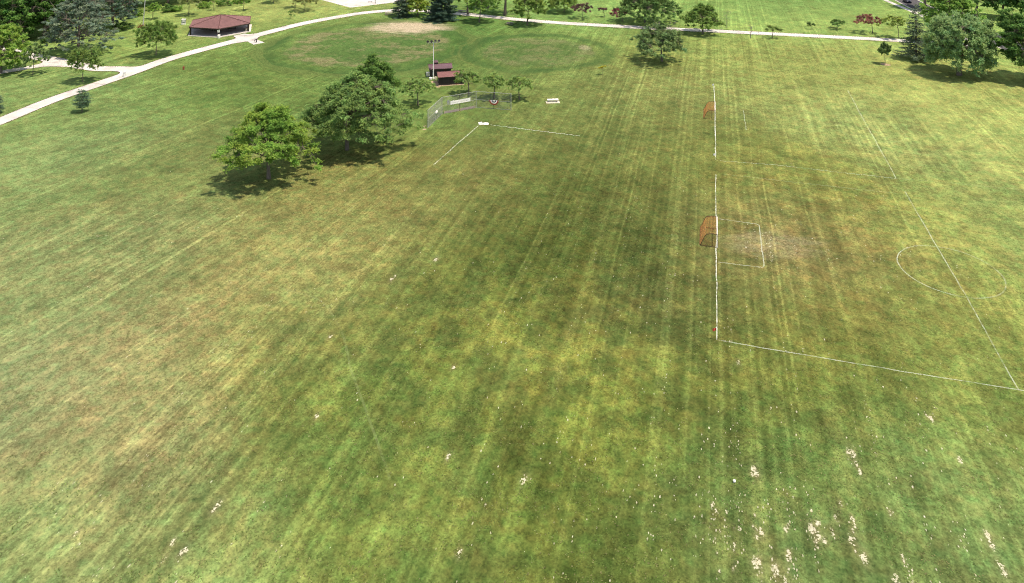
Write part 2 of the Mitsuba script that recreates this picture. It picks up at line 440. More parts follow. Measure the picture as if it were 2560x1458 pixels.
# weeds, clover and uncut tufts standing a little proud of the turf, thinning out with distance
rng = np.random.default_rng(12)
N = 46000
ty = 52 + 78 * rng.random(N)**1.35
tx = rng.uniform(-.74, .74, N) * (ty + 6)
keep = meshkit.fbm(np.c_[tx / 3.5, ty / 3.5, np.zeros(N)], 3) + .18 * rng.random(N) > .55
tx, ty = tx[keep], ty[keep]
n = len(tx) * 3
az = rng.uniform(0, 2 * np.pi, n)
al = np.stack([np.cos(az), np.sin(az), rng.uniform(.05, .38, n)], 1)
pos = np.repeat(np.c_[tx, ty, np.full(len(tx), .022)], 3, 0) + al * .03
base_c = np.where(rng.random((len(tx), 1)) < .7, [[.165, .235, .070]], [[.290, .290, .140]]) * np.exp(rng.normal(0, .25, (len(tx), 1)))
TUFTS = (pos, al, az, n, np.repeat(base_c, 3, 0))

# ------------------------------------------------------------------ paths, court, road
MAIN = smooth_line(px((-160, 366), (0, 303), (130, 250), (260, 205), (330, 181), (420, 148), (520, 120), (600, 99), (680, 78), (760, 58), (840, 43), (910, 32), (985, 26), (1060, 27), (1140, 33),
                      (1230, 42), (1300, 49), (1400, 57), (1520, 64), (1650, 71), (1760, 76), (1880, 82), (2000, 88), (2120, 94), (2230, 100), (2350, 108), (2450, 116)), 10)
main_poly = LineString(MAIN).buffer(1.95, cap_style=2, join_style=1)
B1 = LineString(smooth_line(px((352, 176), (300, 172), (245, 171), (180, 160), (125, 148), (70, 137), (20, 127), (-60, 112)), 8)).buffer(2.1, cap_style=2)
B2 = LineString(smooth_line(px((175, 163), (125, 162), (80, 167), (30, 176), (-60, 190)), 8)).buffer(1.5, cap_style=2)
PAV = Polygon(px((578, 89), (618, 82), (632, 92), (655, 93), (560, 110), (600, 98)))
whole_path = unary_union([main_poly, B1, B2, Polygon(px((583, 90), (611, 84), (622, 91), (650, 88), (640, 100), (560, 112), (597, 99)))])
whole_path = whole_path.buffer(2.6).buffer(-2.6).buffer(-.3).buffer(.3)
verge = thing('path_verge', kind='structure')
whole(verge, sheet(whole_path.buffer(.30, join_style=1), .004), 'earth')
path = thing('path', kind='structure')
ml = LineString(MAIN)
cuts = []
s = 4.0
rng = np.random.default_rng(5)
while s < ml.length:
    a, b = np.array(ml.interpolate(s - .2).coords[0]), np.array(ml.interpolate(s + .2).coords[0])
    d = (b - a) / np.linalg.norm(b - a)
    nrm = np.array([-d[1], d[0]])
    m = (a + b) / 2
    cuts.append(LineString([m - nrm * 2.3, m + nrm * 2.3]).buffer(.015 if len(cuts) % 3 else .05, cap_style=2))
    s += 6.0
slabs = whole_path.difference(unary_union(cuts))
for g in slabs.geoms:
    if g.area > .5:
        part(path, 'slab', prism(g, -.1, .03 + .008 * rng.random()), 'concrete')
court = thing('court', kind='structure')
court_poly = Polygon(px((700, -28), (876, 19), (1010, 3), (1100, -40)))
whole(court, prism(court_poly, -.1, .03), 'concrete')
road = thing('road', kind='structure')
road_line = smooth_line(px((2190, -40), (2300, 18), (2380, 52), (2466, 88), (2600, 150)), 8)
whole(road, sheet(LineString(road_line).buffer(4.2, cap_style=2), .004), 'asphalt')
kerb = thing('kerb', kind='structure')
rl = LineString(road_line)
whole(kerb, prism(unary_union([LineString(road_line).buffer(4.5, cap_style=2).difference(LineString(road_line).buffer(4.15, cap_style=2))]), -.1, .13), 'concrete')
walk = thing('sidewalk', kind='structure')
wl = smooth_line(px((2185, -12), (2250, 16), (2300, 37), (2370, 70), (2450, 120)), 8)
whole(walk, prism(LineString(wl).buffer(.9, cap_style=2), -.1, .028), 'concrete')

# ------------------------------------------------------------------ trees
def leaves_mesh(pos, along, normal, length, width, col):
    """One folded rhombus (four triangles' worth of outline in two) per leaf spray."""
    n = len(pos)
    along = along / (np.linalg.norm(along, axis=1, keepdims=True) + 1e-9)
    side = np.cross(normal, along)
    side /= np.linalg.norm(side, axis=1, keepdims=True) + 1e-9
    up = np.cross(along, side)
    L, W = length[:, None], width[:, None]
    v = np.stack([pos - along * L * .5, pos + side * W * .5 - up * W * .12 + along * L * .08, pos + along * L * .5 - up * L * .10, pos - side * W * .5 - up * W * .12 + along * L * .08], 1).reshape(-1, 3)
    k = np.arange(n)[:, None] * 4
    f = np.stack([k + [0, 1, 2], k + [0, 2, 3]], 1).reshape(-1, 3)
    c = np.repeat(col, 4, axis=0)
    return trimesh.Trimesh(v, f, process=False), c


def unit(v):
    return v / (np.linalg.norm(v, axis=-1, keepdims=True) + 1e-9)


tp, ta, taz, tn, tc = TUFTS
tm, tcol = leaves_mesh(tp, ta, np.stack([-np.cos(taz) * .6, -np.sin(taz) * .6, np.full(tn, 1.0)], 1), np.random.default_rng(2).uniform(.06, .13, tn), np.full(tn, .055), tc)
tufts = thing('grass_tufts', kind='stuff')
labels[tufts].update(label='scattered weed and grass tufts standing proud of the mown turf', category='grass')
scene[tufts] = mikit.ply(tm, 'leaf', color=tcol)


def bezier(p0, p1, p2, n):
    t = np.linspace(0, 1, n)[:, None]
    return (1 - t)**2 * p0 + 2 * t * (1 - t) * p1 + t * t * p2


def leaf_colors(rng, col, group, n, vary=.24):
    col = np.asarray(col, float)
    g = rng.normal(0, 1, (group.max() + 1, 1))
    k = np.exp(vary * .8 * g[group] + vary * .8 * rng.normal(0, 1, (n, 1)))
    warm = np.clip(rng.normal(0, .07, (n, 1)) + .06 * rng.normal(0, 1, (group.max() + 1, 1))[group], -.25, .35)
    c = col * k * 2.45
    c[:, :1] *= 1 + 1.3 * warm
    c[:, 1:2] *= 1 + .5 * warm
    return np.maximum(c * np.minimum(1, .52 / c.max(1, keepdims=True)), .006)


def broadleaf(key, base, H, cz, a, R, off, col, rng, trunk_r, n1=14, nclus=150, ntwig=6, nleaf=9, leaf=.34, rc=None, flat=.55, taper=.3, droop=.12, fork=.3, lump=.45, slim=.42, wind=(0, 0, 0), bare=0, low=-.55, second=None, inner=.5):
    bx, by = base
    wind = np.array(wind, float)
    ctr = np.array([off[0], off[1], cz])
    seedv = rng.random(3) * 50
    rc = rc or R * .20

    def env(d, frac):
        m = 1 - lump / 2 + lump * meshkit.noise(d * 1.9 + seedv)
        m = m * (.88 + .24 * meshkit.noise(d * 4.5 + seedv))
        p = d * np.array([R, R, a]) * (m * frac)[:, None]
        p[:, :2] *= (1 - taper * np.clip(p[:, 2:] / a, -1, 1))
        return ctr + p

    top = np.array([off[0] * .7, off[1] * .7, cz + .55 * a])
    fz = max(.25, min(cz - .72 * a, cz * .6))
    trunk = bezier(np.array([0, 0, -.1]), np.array([off[0] * .1, off[1] * .1, H * .4]) + rng.normal(0, .02 * H, 3) * [1, 1, 0], top, 9)
    wood = [tube(trunk, trunk_r * np.array([1.35, 1.0, .88, .76, .64, .5, .38, .26, .12]), 8)]
    i = np.arange(n1) + .5
    dz = 1 - (1 - low) * i / n1
    ph = i * 2.399963 + rng.random() * 6
    dirs = np.stack([np.sqrt(np.maximum(0, 1 - dz**2)) * np.cos(ph), np.sqrt(np.maximum(0, 1 - dz**2)) * np.sin(ph), dz], 1)
    ends = env(unit(dirs + rng.normal(0, .15, dirs.shape)), np.full(n1, .80))
    limb_pts = []
    for e, d in zip(ends, dirs):
        t0 = np.clip(.10 + .55 * (d[2] - low) / (1 - low) + rng.normal(0, .05), .05, .85)
        zs = fz + (top[2] - fz) * t0 * .9
        st = np.array([np.interp(zs, trunk[:, 2], trunk[:, 0]), np.interp(zs, trunk[:, 2], trunk[:, 1]), zs])
        mid = st * .45 + e * .55 + np.array([0, 0, .16 * np.linalg.norm(e - st)]) + rng.normal(0, .05 * R, 3)
        c = bezier(st, mid, e, 8)
        r0 = trunk_r * (.50 - .25 * t0)
        wood.append(tube(c, np.linspace(r0, r0 * .18, 8), 5))
        limb_pts.append(c[2:])
    limb_pts = np.vstack(limb_pts)
    d = unit(rng.normal(0, 1, (nclus, 3)))
    d[:, 2] = np.where(d[:, 2] < low, -d[:, 2] * .6, d[:, 2])
    d = unit(d)
    cl = env(d, np.cbrt(inner**3 + (1 - inner**3) * rng.random(nclus)))
    if bare:
        keep = meshkit.noise(d * 1.3 + seedv + 9) > bare
        cl, d = cl[keep], d[keep]
    nclus = len(cl)
    near = limb_pts[np.argmin(((cl[:, None] - limb_pts[None])**2).sum(-1), 1)]
    outd = unit(cl - near + .35 * unit(cl - ctr) * np.linalg.norm(cl - near, axis=1, keepdims=True) + 1e-3)
    for p, q in zip(near, cl):
        wood.append(tube(np.array([p, (p + q) / 2 + [0, 0, .06 * np.linalg.norm(q - p)], q]), [trunk_r * .10 + .01, trunk_r * .06 + .01, .008], 3, False))
    # twigs fan out of each cluster and carry the leaf sprays
    td = unit(np.repeat(outd, ntwig, 0) * .8 + rng.normal(0, .75, (nclus * ntwig, 3)) + wind)
    td[:, 2] = td[:, 2] * flat + .10
    tl = rc * rng.uniform(.6, 1.35, nclus * ntwig)
    tb = np.repeat(cl, ntwig, 0) - td * tl[:, None] * .35
    grp = np.repeat(np.arange(nclus), ntwig)
    tt = rng.uniform(0, 1, (nclus * ntwig, nleaf))
    pos = (tb[:, None] + td[:, None] * (tt * tl[:, None])[..., None])
    pos[..., 2] -= droop * tl[:, None] * tt**2
    pos = pos.reshape(-1, 3) + rng.normal(0, rc * .085, (nclus * ntwig * nleaf, 3))
    N = len(pos)
    al = np.repeat(td, nleaf, 0) + rng.normal(0, .55, (N, 3))
    al[:, 2] -= droop
    nr = np.array([0, 0, 1.0]) + rng.normal(0, .55, (N, 3)) + .35 * np.repeat(unit(d), ntwig * nleaf, 0)
    ln = leaf * rng.uniform(.65, 1.35, N)
    g = np.repeat(grp, nleaf)
    colr = leaf_colors(rng, col, g, N)
    if second is not None:
        w = (meshkit.noise(d * 1.6 + seedv + 3) > .55)[g]
        colr[w] = leaf_colors(rng, second, g, N)[w]
    pos[:, 2] = np.maximum(pos[:, 2], .25)
    mesh, vc = leaves_mesh(pos, al, nr, ln, ln * slim * rng.uniform(.8, 1.25, N), colr)
    place(key, cat(wood), mesh, vc, bx, by)


def place(key, wood, mesh, vc, bx, by, wood_mat='bark'):
    wood.apply_translation((bx, by, 0))
    mesh.apply_translation((bx, by, 0))
    part(key, 'trunk', wood, wood_mat, smooth=True)
    part(key, 'crown', mesh, 'leaf', color=vc)


def conifer(key, base, H, R, hb, col, rng, trunk_r, levels=15, per=8, leaf=.34, dens=1.0, droop=.22, power=.8, slim=.36):
    bx, by = base
    wood = [tube([(0, 0, -.1), (0, 0, H * .5), (0, 0, H)], [trunk_r * 1.2, trunk_r * .6, .02], 8)]
    P, A, Nn, G = [], [], [], []
    g = 0
    for lv in range(levels):
        t = (lv + rng.random() * .5) / levels
        z = hb + (H - hb) * t
        for b in range(per):
            L = R * max(.08, (1 - t)**power * (min(1, .5 + 1.5 * t) if power < .55 else 1)) * rng.uniform(.78, 1.16)
            az = b * 2 * np.pi / per + lv * 1.1 + rng.normal(0, .25)
            o = np.array([math.cos(az), math.sin(az), 0])
            zz = z + rng.normal(0, .25 * (H - hb) / levels)
            s_ = np.linspace(0, 1, 6)
            c = np.array([[0, 0, zz]]) + o * (s_ * L)[:, None] + np.array([0, 0, 1.0]) * (L * (-droop * 1.6 * s_ + droop * 1.1 * s_**2.4))[:, None]
            wood.append(tube(c, np.linspace(.035 + .012 * L, .008, 6), 3, False))
            nt = int(max(4, L * 8 * dens))
            sd = np.cross(o, [0, 0, 1])
            for k in range(nt):
                s0 = rng.uniform(.12, 1.0)
                p0 = np.array([np.interp(s0, s_, c[:, j]) for j in range(3)])
                w = (.42 * L * (1 - s0) + .28) * rng.uniform(.6, 1.1)
                dd = unit(o * rng.uniform(.4, 1.1) + sd * rng.choice([-1, 1]) * rng.uniform(.3, 1.1) + np.array([0, 0, rng.normal(-.12, .12)]))
                m = int(max(2, w / leaf * 2.2))
                tt = rng.random(m)
                P.append(p0 + dd * (tt * w)[:, None] + rng.normal(0, .05, (m, 3)) - np.array([0, 0, .18]) * (tt**2 * w)[:, None])
                A.append(dd + rng.normal(0, .3, (m, 3)))
                Nn.append(np.array([0, 0, 1.0]) + rng.normal(0, .4, (m, 3)))
                G.append(np.full(m, g))
            g += 1
    P, A, Nn, G = np.vstack(P), np.vstack(A), np.vstack(Nn), np.concatenate(G)
    P[:, 2] = np.maximum(P[:, 2], .15)
    ln = leaf * rng.uniform(.7, 1.3, len(P))
    mesh, vc = leaves_mesh(P, A, Nn, ln, ln * slim, leaf_colors(rng, col, G, len(P), .2))
    place(key, cat(wood), mesh, vc, bx, by)


def tree(name, seed, base, bx4, col, label, category='tree', group=None, kind='broad', depth_trunk=None, **kw):
    """bx4 = (left, right, top, bottom) of the crown as sighted; its height and spread follow from the distance."""
    xb, yb = base
    x0, x1, yt, yl = bx4
    s = mpp(yb)
    d = F * s
    R = (x1 - x0) / 2 * s
    depth_px = R * (yb - HORIZON) / d
    rng = np.random.default_rng(seed)
    k = thing(name, label, category, group)
    P = at(xb, yb)
    if kind == 'conifer':
        H = (yb - yt) * s
        hb = max(.3, (yb - yl) * s)
        conifer(k, P, H, R, hb, col, rng, **kw)
        return k
    semi = (yl - yt) / 2
    R *= kw.pop('rscale', 1.0)
    a = s * math.sqrt(max(semi**2 - (.8 * depth_px)**2, (.45 * semi)**2))
    cz = (yb - (yt + yl) / 2) * s
    cz = max(cz, a * .9 + .3)
    off = (((x0 + x1) / 2 - xb) * s, 0)
    kw.setdefault('trunk_r', .022 * (cz + a) + .03)
    broadleaf(k, P, cz + a, cz, a, R, off, col, rng, **kw)
    return k


MID, YEL, DARK, OLIVE = (.085, .145, .034), (.150, .200, .036), (.042, .078, .024), (.088, .125, .042)
BLUE, SPRUCE, BRIGHT, RED, PALE = (.098, .130, .096), (.048, .082, .052), (.125, .200, .045), (.074, .049, .046), (.165, .200, .085)
big = dict(n1=26, nclus=430, ntwig=9, nleaf=18, leaf=.36, rc=1.75, slim=.46, flat=.42, taper=.42, droop=.16, low=-.62, lump=.7, rscale=.86)
tree('honey_locust_tree', 1, (672, 446), (552, 790, 248, 432), (.098, .165, .036), 'yellow-green spreading tree alone at the near left, front of the big trees', group=None, second=(.128, .185, .040), **{**big, 'nclus': 480, 'rc': 1.5, 'flat': .55, 'leaf': .33, 'rscale': .80, 'taper': .5})
tree('dark_locust_tree', 2, (868, 374), (762, 1024, 176, 362), (.098, .150, .050), 'broadest dark green tree, behind the yellow-green one and left of the backstop', **{**big, 'nclus': 560})
tree('round_tree', 3, (936, 296), (868, 1006, 146, 268), (.066, .118, .032), 'green tree peeping out behind the broadest dark tree', **{**big, 'nclus': 250, 'rc': 1.5})
crab = dict(n1=10, nclus=110, ntwig=6, nleaf=12, leaf=.32, rc=.72, slim=.55, taper=.1, trunk_r=.16, flat=.7, low=-.35, inner=.3)
CR = (.135, .195, .064)
tree('crabapple_tree', 11, (1045, 263), (1000, 1086, 198, 246), CR, 'small crabapple tree left of the backstop fence', 'tree', 'crabapple trees round the backstop', **crab)
tree('crabapple_tree', 12, (1172, 236), (1131, 1200, 174, 222), CR, 'small crabapple tree in front of the rose-roofed shed', 'tree', 'crabapple trees round the backstop', **crab)
tree('crabapple_tree', 13, (1236, 247), (1204, 1264, 183, 226), CR, 'small crabapple tree behind the half-round bunting', 'tree', 'crabapple trees round the backstop', **crab)
tree('crabapple_tree', 14, (1299, 249), (1264, 1331, 190, 230), CR, 'small crabapple tree just right of the backstop end post', 'tree', 'crabapple trees round the backstop', **crab)
tree('half_dead_tree', 15, (1655, 153), (1582, 1714, 62, 146), (.088, .130, .056), 'wind-ruffled tree in mid-lawn with grey dead branches in its top', n1=16, nclus=340, ntwig=8, nleaf=12, leaf=.40, rc=1.35, slim=.46, flat=.75, bare=.30, wind=(-.55, 0, .35), lump=.7, rscale=.9)
m_ = dict(n1=14, nclus=320, ntwig=7, nleaf=11, leaf=.5, rc=1.25, slim=.52, low=-.7)
tree('wide_tree', 16, (1612, 56), (1548, 1690, -24, 50), (.070, .118, .040), 'wide green tree behind the path, beside the small red-leaved tree', **{**m_, 'nclus': 480})
tree('lawn_tree', 17, (1757, 84), (1712, 1802, 8, 76), (.082, .130, .036), 'pointed green tree standing on the far edge of the path', **{**m_, 'taper': .5, 'leaf': .42})
sm = dict(n1=8, nclus=42, ntwig=7, nleaf=14, leaf=.42, slim=.55, rc=.8, trunk_r=.12, low=-.3, inner=.3)
tree('red_leaf_tree', 18, (1457, 46), (1427, 1488, 8, 33), RED, 'fullest red-leaved tree on the far side of the path', group=None, **{**sm, 'nclus': 60, 'taper': .2})
tree('red_leaf_tree', 19, (1511, 43), (1492, 1522, 18, 32), RED, 'thin red-leaved sapling between two red-leaved trees', **{**sm, 'nclus': 14, 'rc': .6})
tree('red_leaf_tree', 20, (1556, 53), (1524, 1574, 18, 46), (.125, .05, .06), 'red-leaved tree tucked against the wide green tree', **{**sm, 'nclus': 46})
tree('red_leaf_tree', 21, (2181, 82), (2139, 2206, 36, 64), (.15, .078, .062), 'brownish red-leaved tree on the far right lawn', **{**sm, 'nclus': 60, 'taper': .2})
tree('park_tree', 22, (1411, 30), (1366, 1442, -16, 20), (.115, .165, .045), 'low wide green tree left of the fullest red-leaved tree', **{**m_, 'nclus': 200})
tree('young_tree', 23, (1932, 95), (1911, 1954, 62, 82), (.10, .135, .045), 'small flat-topped tree on the near edge of the right path', **{**sm, 'nclus': 26})
tree('young_tree', 24, (2030, 73), (2017, 2036, 54, 68), (.07, .11, .04), 'tiny young tree alone on the far right lawn', **{**sm, 'nclus': 12, 'rc': .5, 'trunk_r': .07})
tree('young_tree', 25, (2093, 72), (2075, 2114, 49, 67), (.085, .135, .045), 'small rounded tree left of the brownish red-leaved tree', **{**sm, 'nclus': 40, 'rc': .7})
tree('young_tree', 26, (2247, 96), (2206, 2268, 38, 78), (.135, .175, .05), 'pale green layered tree left of the right-hand spruce', **{**sm, 'nclus': 60, 'rc': 1.0, 'flat': .35})
tree('young_tree', 27, (2213, 160), (2195, 2231, 108, 148), (.075, .115, .045), 'narrow young tree in a mulch ring on the right lawn', **{**sm, 'nclus': 60, 'rc': .6, 'trunk_r': .08, 'taper': .15, 'flat': 1.3, 'rscale': .75, 'wind': (0, 0, .8)})
tree('spruce', 28, (2290, 149), (2236, 2338, 6, 136), (.078, .108, .072), 'tall grey-green spruce beside the right-hand pale tree', 'tree', kind='conifer', trunk_r=.32, levels=17, per=8, leaf=.42, droop=.2)
tree('silver_maple_tree', 29, (2398, 188), (2312, 2484, 34, 178), (.150, .218, .098), 'big pale wind-tossed tree with a stout grey trunk at right', **{**big, 'nclus': 520, 'leaf': .46, 'wind': (-.5, 0, .35), 'trunk_r': .55, 'taper': .05, 'flat': 1.0, 'lump': .55, 'rscale': .86, 'low': -.75})
tree('silver_maple_tree', 30, (2375, 112), (2312, 2438, -28, 86), (.125, .205, .050), 'bright green tree behind the big pale tree at right', **{**m_, 'nclus': 420, 'leaf': .52})
tree('dark_maple_tree', 31, (2566, 202), (2490, 2668, 22, 190), (.070, .125, .036), 'dense dark green tree cut by the right edge', **{**big, 'nclus': 360, 'leaf': .54, 'taper': .1})
for j, (b, bx4, c, lab) in enumerate([
        ((2440, 40), (2405, 2500, -90, 30), DARK, 'dark tree over the road at the top right'),
        ((2505, 46), (2470, 2560, -70, 34), (.052, .10, .032), 'middle tree of the dark row beyond the road'),
        ((2570, 52), (2530, 2640, -60, 46), (.068, .125, .034), 'tree beyond the road in the top right corner'),
        ((2312, 22), (2280, 2352, -130, -4), DARK, 'tall tree with a red-brown trunk by the road')]):
    tree('roadside_tree', 40 + j, b, bx4, c, lab, **{**m_, 'nclus': 270, 'leaf': .66, 'rc': 1.7})
# the clump at the top middle
tree('spruce', 50, (1006, 42), (978, 1034, -60, 38), (.060, .092, .060), 'left spruce of the clump at the top of the ball field', kind='conifer', trunk_r=.3, levels=17, per=9, leaf=.55, dens=1.4, power=.6, slim=.45)
tree('clump_tree', 51, (1044, 40), (1014, 1070, -18, 36), YEL, 'yellow-green tree between the two dark spruces', **{**m_, 'nclus': 170, 'rc': 1.1})
tree('spruce', 52, (1104, 50), (1058, 1150, -80, 46), (.040, .070, .050), 'darker, broader spruce of the clump at the top', kind='conifer', trunk_r=.4, levels=18, per=10, leaf=.55, dens=1.4, power=.55, slim=.45)
op = {**m_, 'nclus': 170, 'inner': .4, 'rc': 1.4, 'trunk_r': .28}
tree('shade_tree', 53, (1170, 36), (1130, 1196, -60, 12), MID, 'open green tree just right of the broad dark spruce', **op)
tree('shade_tree', 54, (1198, 56), (1166, 1246, -30, 34), MID, 'grey-stemmed shade tree left of the far picnic table', **{**op, 'trunk_r': .2, 'nclus': 130})
tree('shade_tree', 55, (1262, 38), (1222, 1306, -90, 0), MID, 'tree with a thick forked black trunk beyond the path', **{**op, 'trunk_r': .5})
tree('shade_tree', 56, (1318, 63), (1284, 1366, -20, 48), (.105, .155, .042), 'shade tree standing over the far picnic table', **{**op, 'trunk_r': .22, 'nclus': 200})
tree('shade_tree', 57, (1220, 20), (1180, 1266, -90, 2), MID, 'tree at the top frame edge beyond the shady path', **op)
# the wood at the top left, tree by tree
wood_ = dict(n1=16, nclus=320, ntwig=7, nleaf=10, leaf=.62, rc=1.6, slim=.5, taper=.15, low=-.8)
for j, (b, bx4, c, lab) in enumerate([
        ((62, 100), (-20, 140, -70, 96), (.060, .115, .030), 'big dark leafy tree above the forked path at the top left'),
        ((112, 92), (70, 165, -80, 88), (.055, .105, .028), 'dark leafy tree left of the grey-green pine'),
        ((-10, 78), (-90, 50, -80, 74), (.062, .112, .030), 'leafy tree in the top left corner'),
        ((60, 58), (0, 120, -120, 40), (.042, .080, .024), 'dark tree at the back of the top left wood'),
        ((340, 14), (296, 390, -110, 14), (.038, .074, .022), 'dark tree behind the leaning lamp post'),
        ((14, 106), (-60, 64, 0, 100), (.052, .10, .028), 'leafy tree between the corner tree and the bright one at the left edge'),
        ((118, 70), (70, 170, -90, 66), (.046, .088, .026), 'dark tree filling the gap left of the grey-green pine'),
        ((236, 34), (186, 300, -110, 30), (.040, .076, .024), 'dark tree standing between and behind the two pines'),
        ((160, 62), (110, 215, -100, 56), (.044, .084, .026), 'dark tree hidden behind the grey-green pine'),
        ((300, 30), (262, 345, -100, 26), (.040, .078, .024), 'dark tree behind the bluish pine'),
        ((420, 8), (376, 468, -110, 8), (.044, .084, .024), 'dark wood-edge tree left of the pale low tree'),
        ((505, 0), (460, 552, -110, 0), (.046, .088, .026), 'wood-edge tree right of the pale low tree'),
        ((585, -8), (540, 628, -110, -6), (.048, .090, .026), 'last dark tree of the wood edge to the right')]):
    tree('woodland_tree', 60 + j, b, bx4, c, lab, **wood_)
tree('bright_leafy_tree', 70, (2, 182), (-62, 62, 62, 178), (.125, .195, .042), 'bright leafy tree cut by the left edge, below the wood', **{**wood_, 'nclus': 420, 'leaf': .46, 'rc': 1.2})
pine = dict(n1=18, nclus=440, ntwig=10, nleaf=9, leaf=.52, rc=1.35, flat=.18, slim=.34, taper=.35, lump=.7, low=-.8, droop=.05)
tree('pine', 71, (196, 132), (126, 276, -20, 136), BLUE, 'grey-green layered pine nearer the forked path', **pine)
tree('pine', 72, (284, 72), (220, 342, -60, 90), (.080, .116, .088), 'bluish pine farther back, right of the grey-green pine', **pine)
sap = dict(n1=10, nclus=130, ntwig=7, nleaf=13, leaf=.34, flat=.9, taper=.1, rc=.75, slim=.42, trunk_r=.09)
tree('path_tree', 73, (82, 187), (58, 122, 110, 176), (.080, .122, .048), 'thin open tree in the fork of the left path', **{**sap, 'nclus': 80, 'wind': (0, 0, .3)})
tree('path_tree', 74, (207, 205), (172, 249, 114, 188), (.095, .142, .042), 'young tree right of the fork of the left path', **{**sap, 'nclus': 190, 'rc': .9, 'wind': (0, 0, .25)})
tree('path_tree', 75, (390, 138), (346, 442, 54, 124), (.075, .122, .032), 'round dense green tree below the leaning lamp post', **{**sap, 'nclus': 260, 'rc': 1.1, 'n1': 14, 'trunk_r': .14})
tree('young_spruce', 76, (205, 280), (182, 231, 222, 268), (.062, .104, .068), 'small blue-green spruce beside the left path', 'tree', kind='conifer', trunk_r=.10, levels=10, per=8, leaf=.28, dens=1.8, power=.42, droop=.02)
tree('young_spruce', 77, (-8, 284), (-30, 10, 232, 280), (.055, .092, .060), 'spruce just showing at the left edge above the path', 'tree', kind='conifer', trunk_r=.10, levels=10, per=8, leaf=.28, dens=1.6, power=.5, droop=.08)
tree('far_tree', 78, (382, 48), (368, 404, 8, 36), BRIGHT, 'slim bright tree right of the leaning lamp post', **{**sm, 'nclus': 34, 'rc': .7})
tree('far_tree', 79, (472, 38), (446, 502, -14, 20), PALE, 'pale blossomy tree above the pavilion left end', **{**sm, 'nclus': 80, 'rc': 1.0})
tree('far_tree', 80, (535, 26), (524, 546, -8, 14), BRIGHT, 'thin sapling above the pavilion ridge', **{**sm, 'nclus': 14, 'rc': .6, 'trunk_r': .07})
tree('far_tree', 81, (609, 26), (594, 626, -8, 18), MID, 'small tree above the pavilion right end', **{**sm, 'nclus': 44, 'rc': .8})
tree('far_tree', 82, (684, 7), (656, 712, -40, 0), MID, 'tree cut by the top edge left of the court', **{**sm, 'nclus': 70, 'rc': 1.0})
tree('far_tree', 83, (762, 28), (732, 798, -12, 18), (.125, .140, .056), 'wide low tree left of the pale court', **{**sm, 'nclus': 80, 'rc': .9, 'flat': .4})
tree('far_tree', 84, (738, 19), (716, 756, -24, 8), (.125, .145, .055), 'tree behind the wide low one, by the court', **{**sm, 'nclus': 46, 'rc': .9})
tree('far_tree', 85, (727, 47), (717, 736, 26, 42), (.10, .15, .05), 'tiny sapling by the path near the court', **{**sm, 'nclus': 8, 'rc': .5, 'trunk_r': .05})
tree('yellow_sapling', 86, (1506, 187), (1497, 1518, 162, 180), (.26, .25, .035), 'yellowish sapling alone in mid-lawn right of the second oval', **{**sm, 'nclus': 10, 'rc': .45, 'trunk_r': .04, 'leaf': .25})
# shrubs along the wood edge
for j, (x, y, w, h, c, lab) in enumerate([
        (345, 40, 26, 16, BRIGHT, 'bright shrub at the wood edge by the leaning lamp post'), (420, 30, 30, 20, (.08, .14, .04), 'dark shrub at the wood edge behind the slim bright tree'),
        (440, 28, 26, 13, BRIGHT, 'bright low shrub left of the pale blossomy tree'), (510, 20, 30, 16, BRIGHT, 'bright low shrub right of the pale blossomy tree'),
        (560, 14, 34, 18, (.085, .145, .04), 'shrub at the wood edge above the pavilion ridge'), (596, 8, 26, 14, BRIGHT, 'last shrub of the wood edge by the small tree'),
        (130, 104, 50, 16, DARK, 'dark undergrowth shrub below the top left wood'), (300, 76, 50, 20, (.06, .10, .03), 'shrub at the foot of the bluish pine'), (385, 26, 34, 20, DARK, 'dark shrub behind the slim bright tree')]):
    tree('shrub', 90 + j, (x, y), (x - w / 2, x + w / 2, y - h, y - 1), c, lab, 'shrub', **{**sm, 'nclus': 40, 'rc': .9, 'trunk_r': .06, 'low': -.9, 'n1': 6})


def dead_tree(name, base, H, spread, seed, r, label, n=9, twigs=5, lean=(0, 0), hlow=.35):
    rng = np.random.default_rng(seed)
    k = thing(name, label, 'tree')
    P = at(*base)
    top = np.array([lean[0], lean[1], H])
    tr = bezier(np.zeros(3) - [0, 0, .1], np.array([0, 0, H * .5]), top, 8)
    trunk, tw = [tube(tr, np.linspace(r, r * .25, 8), 6)], []
    for i in range(n):
        t = hlow + (1 - hlow) * i / n
        st = np.array([np.interp(t, np.linspace(0, 1, 8), tr[:, j]) for j in range(3)])
        az = i * 2.4 + rng.random()
        e = st + spread * rng.uniform(.6, 1.1) * np.array([math.cos(az), math.sin(az), rng.uniform(.5, 1.1)])
        c = bezier(st, (st + e) / 2 + [0, 0, .1 * spread], e, 6)
        trunk.append(tube(c, np.linspace(r * .4, .012, 6), 4))
        for q in range(twigs):
            s_ = rng.integers(2, 6)
            e2 = c[s_] + spread * .45 * unit(rng.normal(0, 1, 3) + (e - st) * .6 + [0, 0, .5])
            tw.append(tube([c[s_], (c[s_] + e2) / 2 + rng.normal(0, .05, 3), e2], [.022, .016, .008], 3, False))
    for nm, ms in (('trunk', trunk), ('twigs', tw)):
        m = cat(ms)
        m.apply_translation((*P, 0))
        part(k, nm, m, 'dead_bark', smooth=True)
    return k


dead_tree('bare_sapling', (1816, 70), 5.2, 1.6, 3, .07, 'leafless grey sapling right of the pointed green tree', 8)
dead_tree('bare_sapling', (1876, 96), 3.6, 1.2, 4, .13, 'leafless stub of a tree on the near edge of the path', 7, 5, (.4, 0))
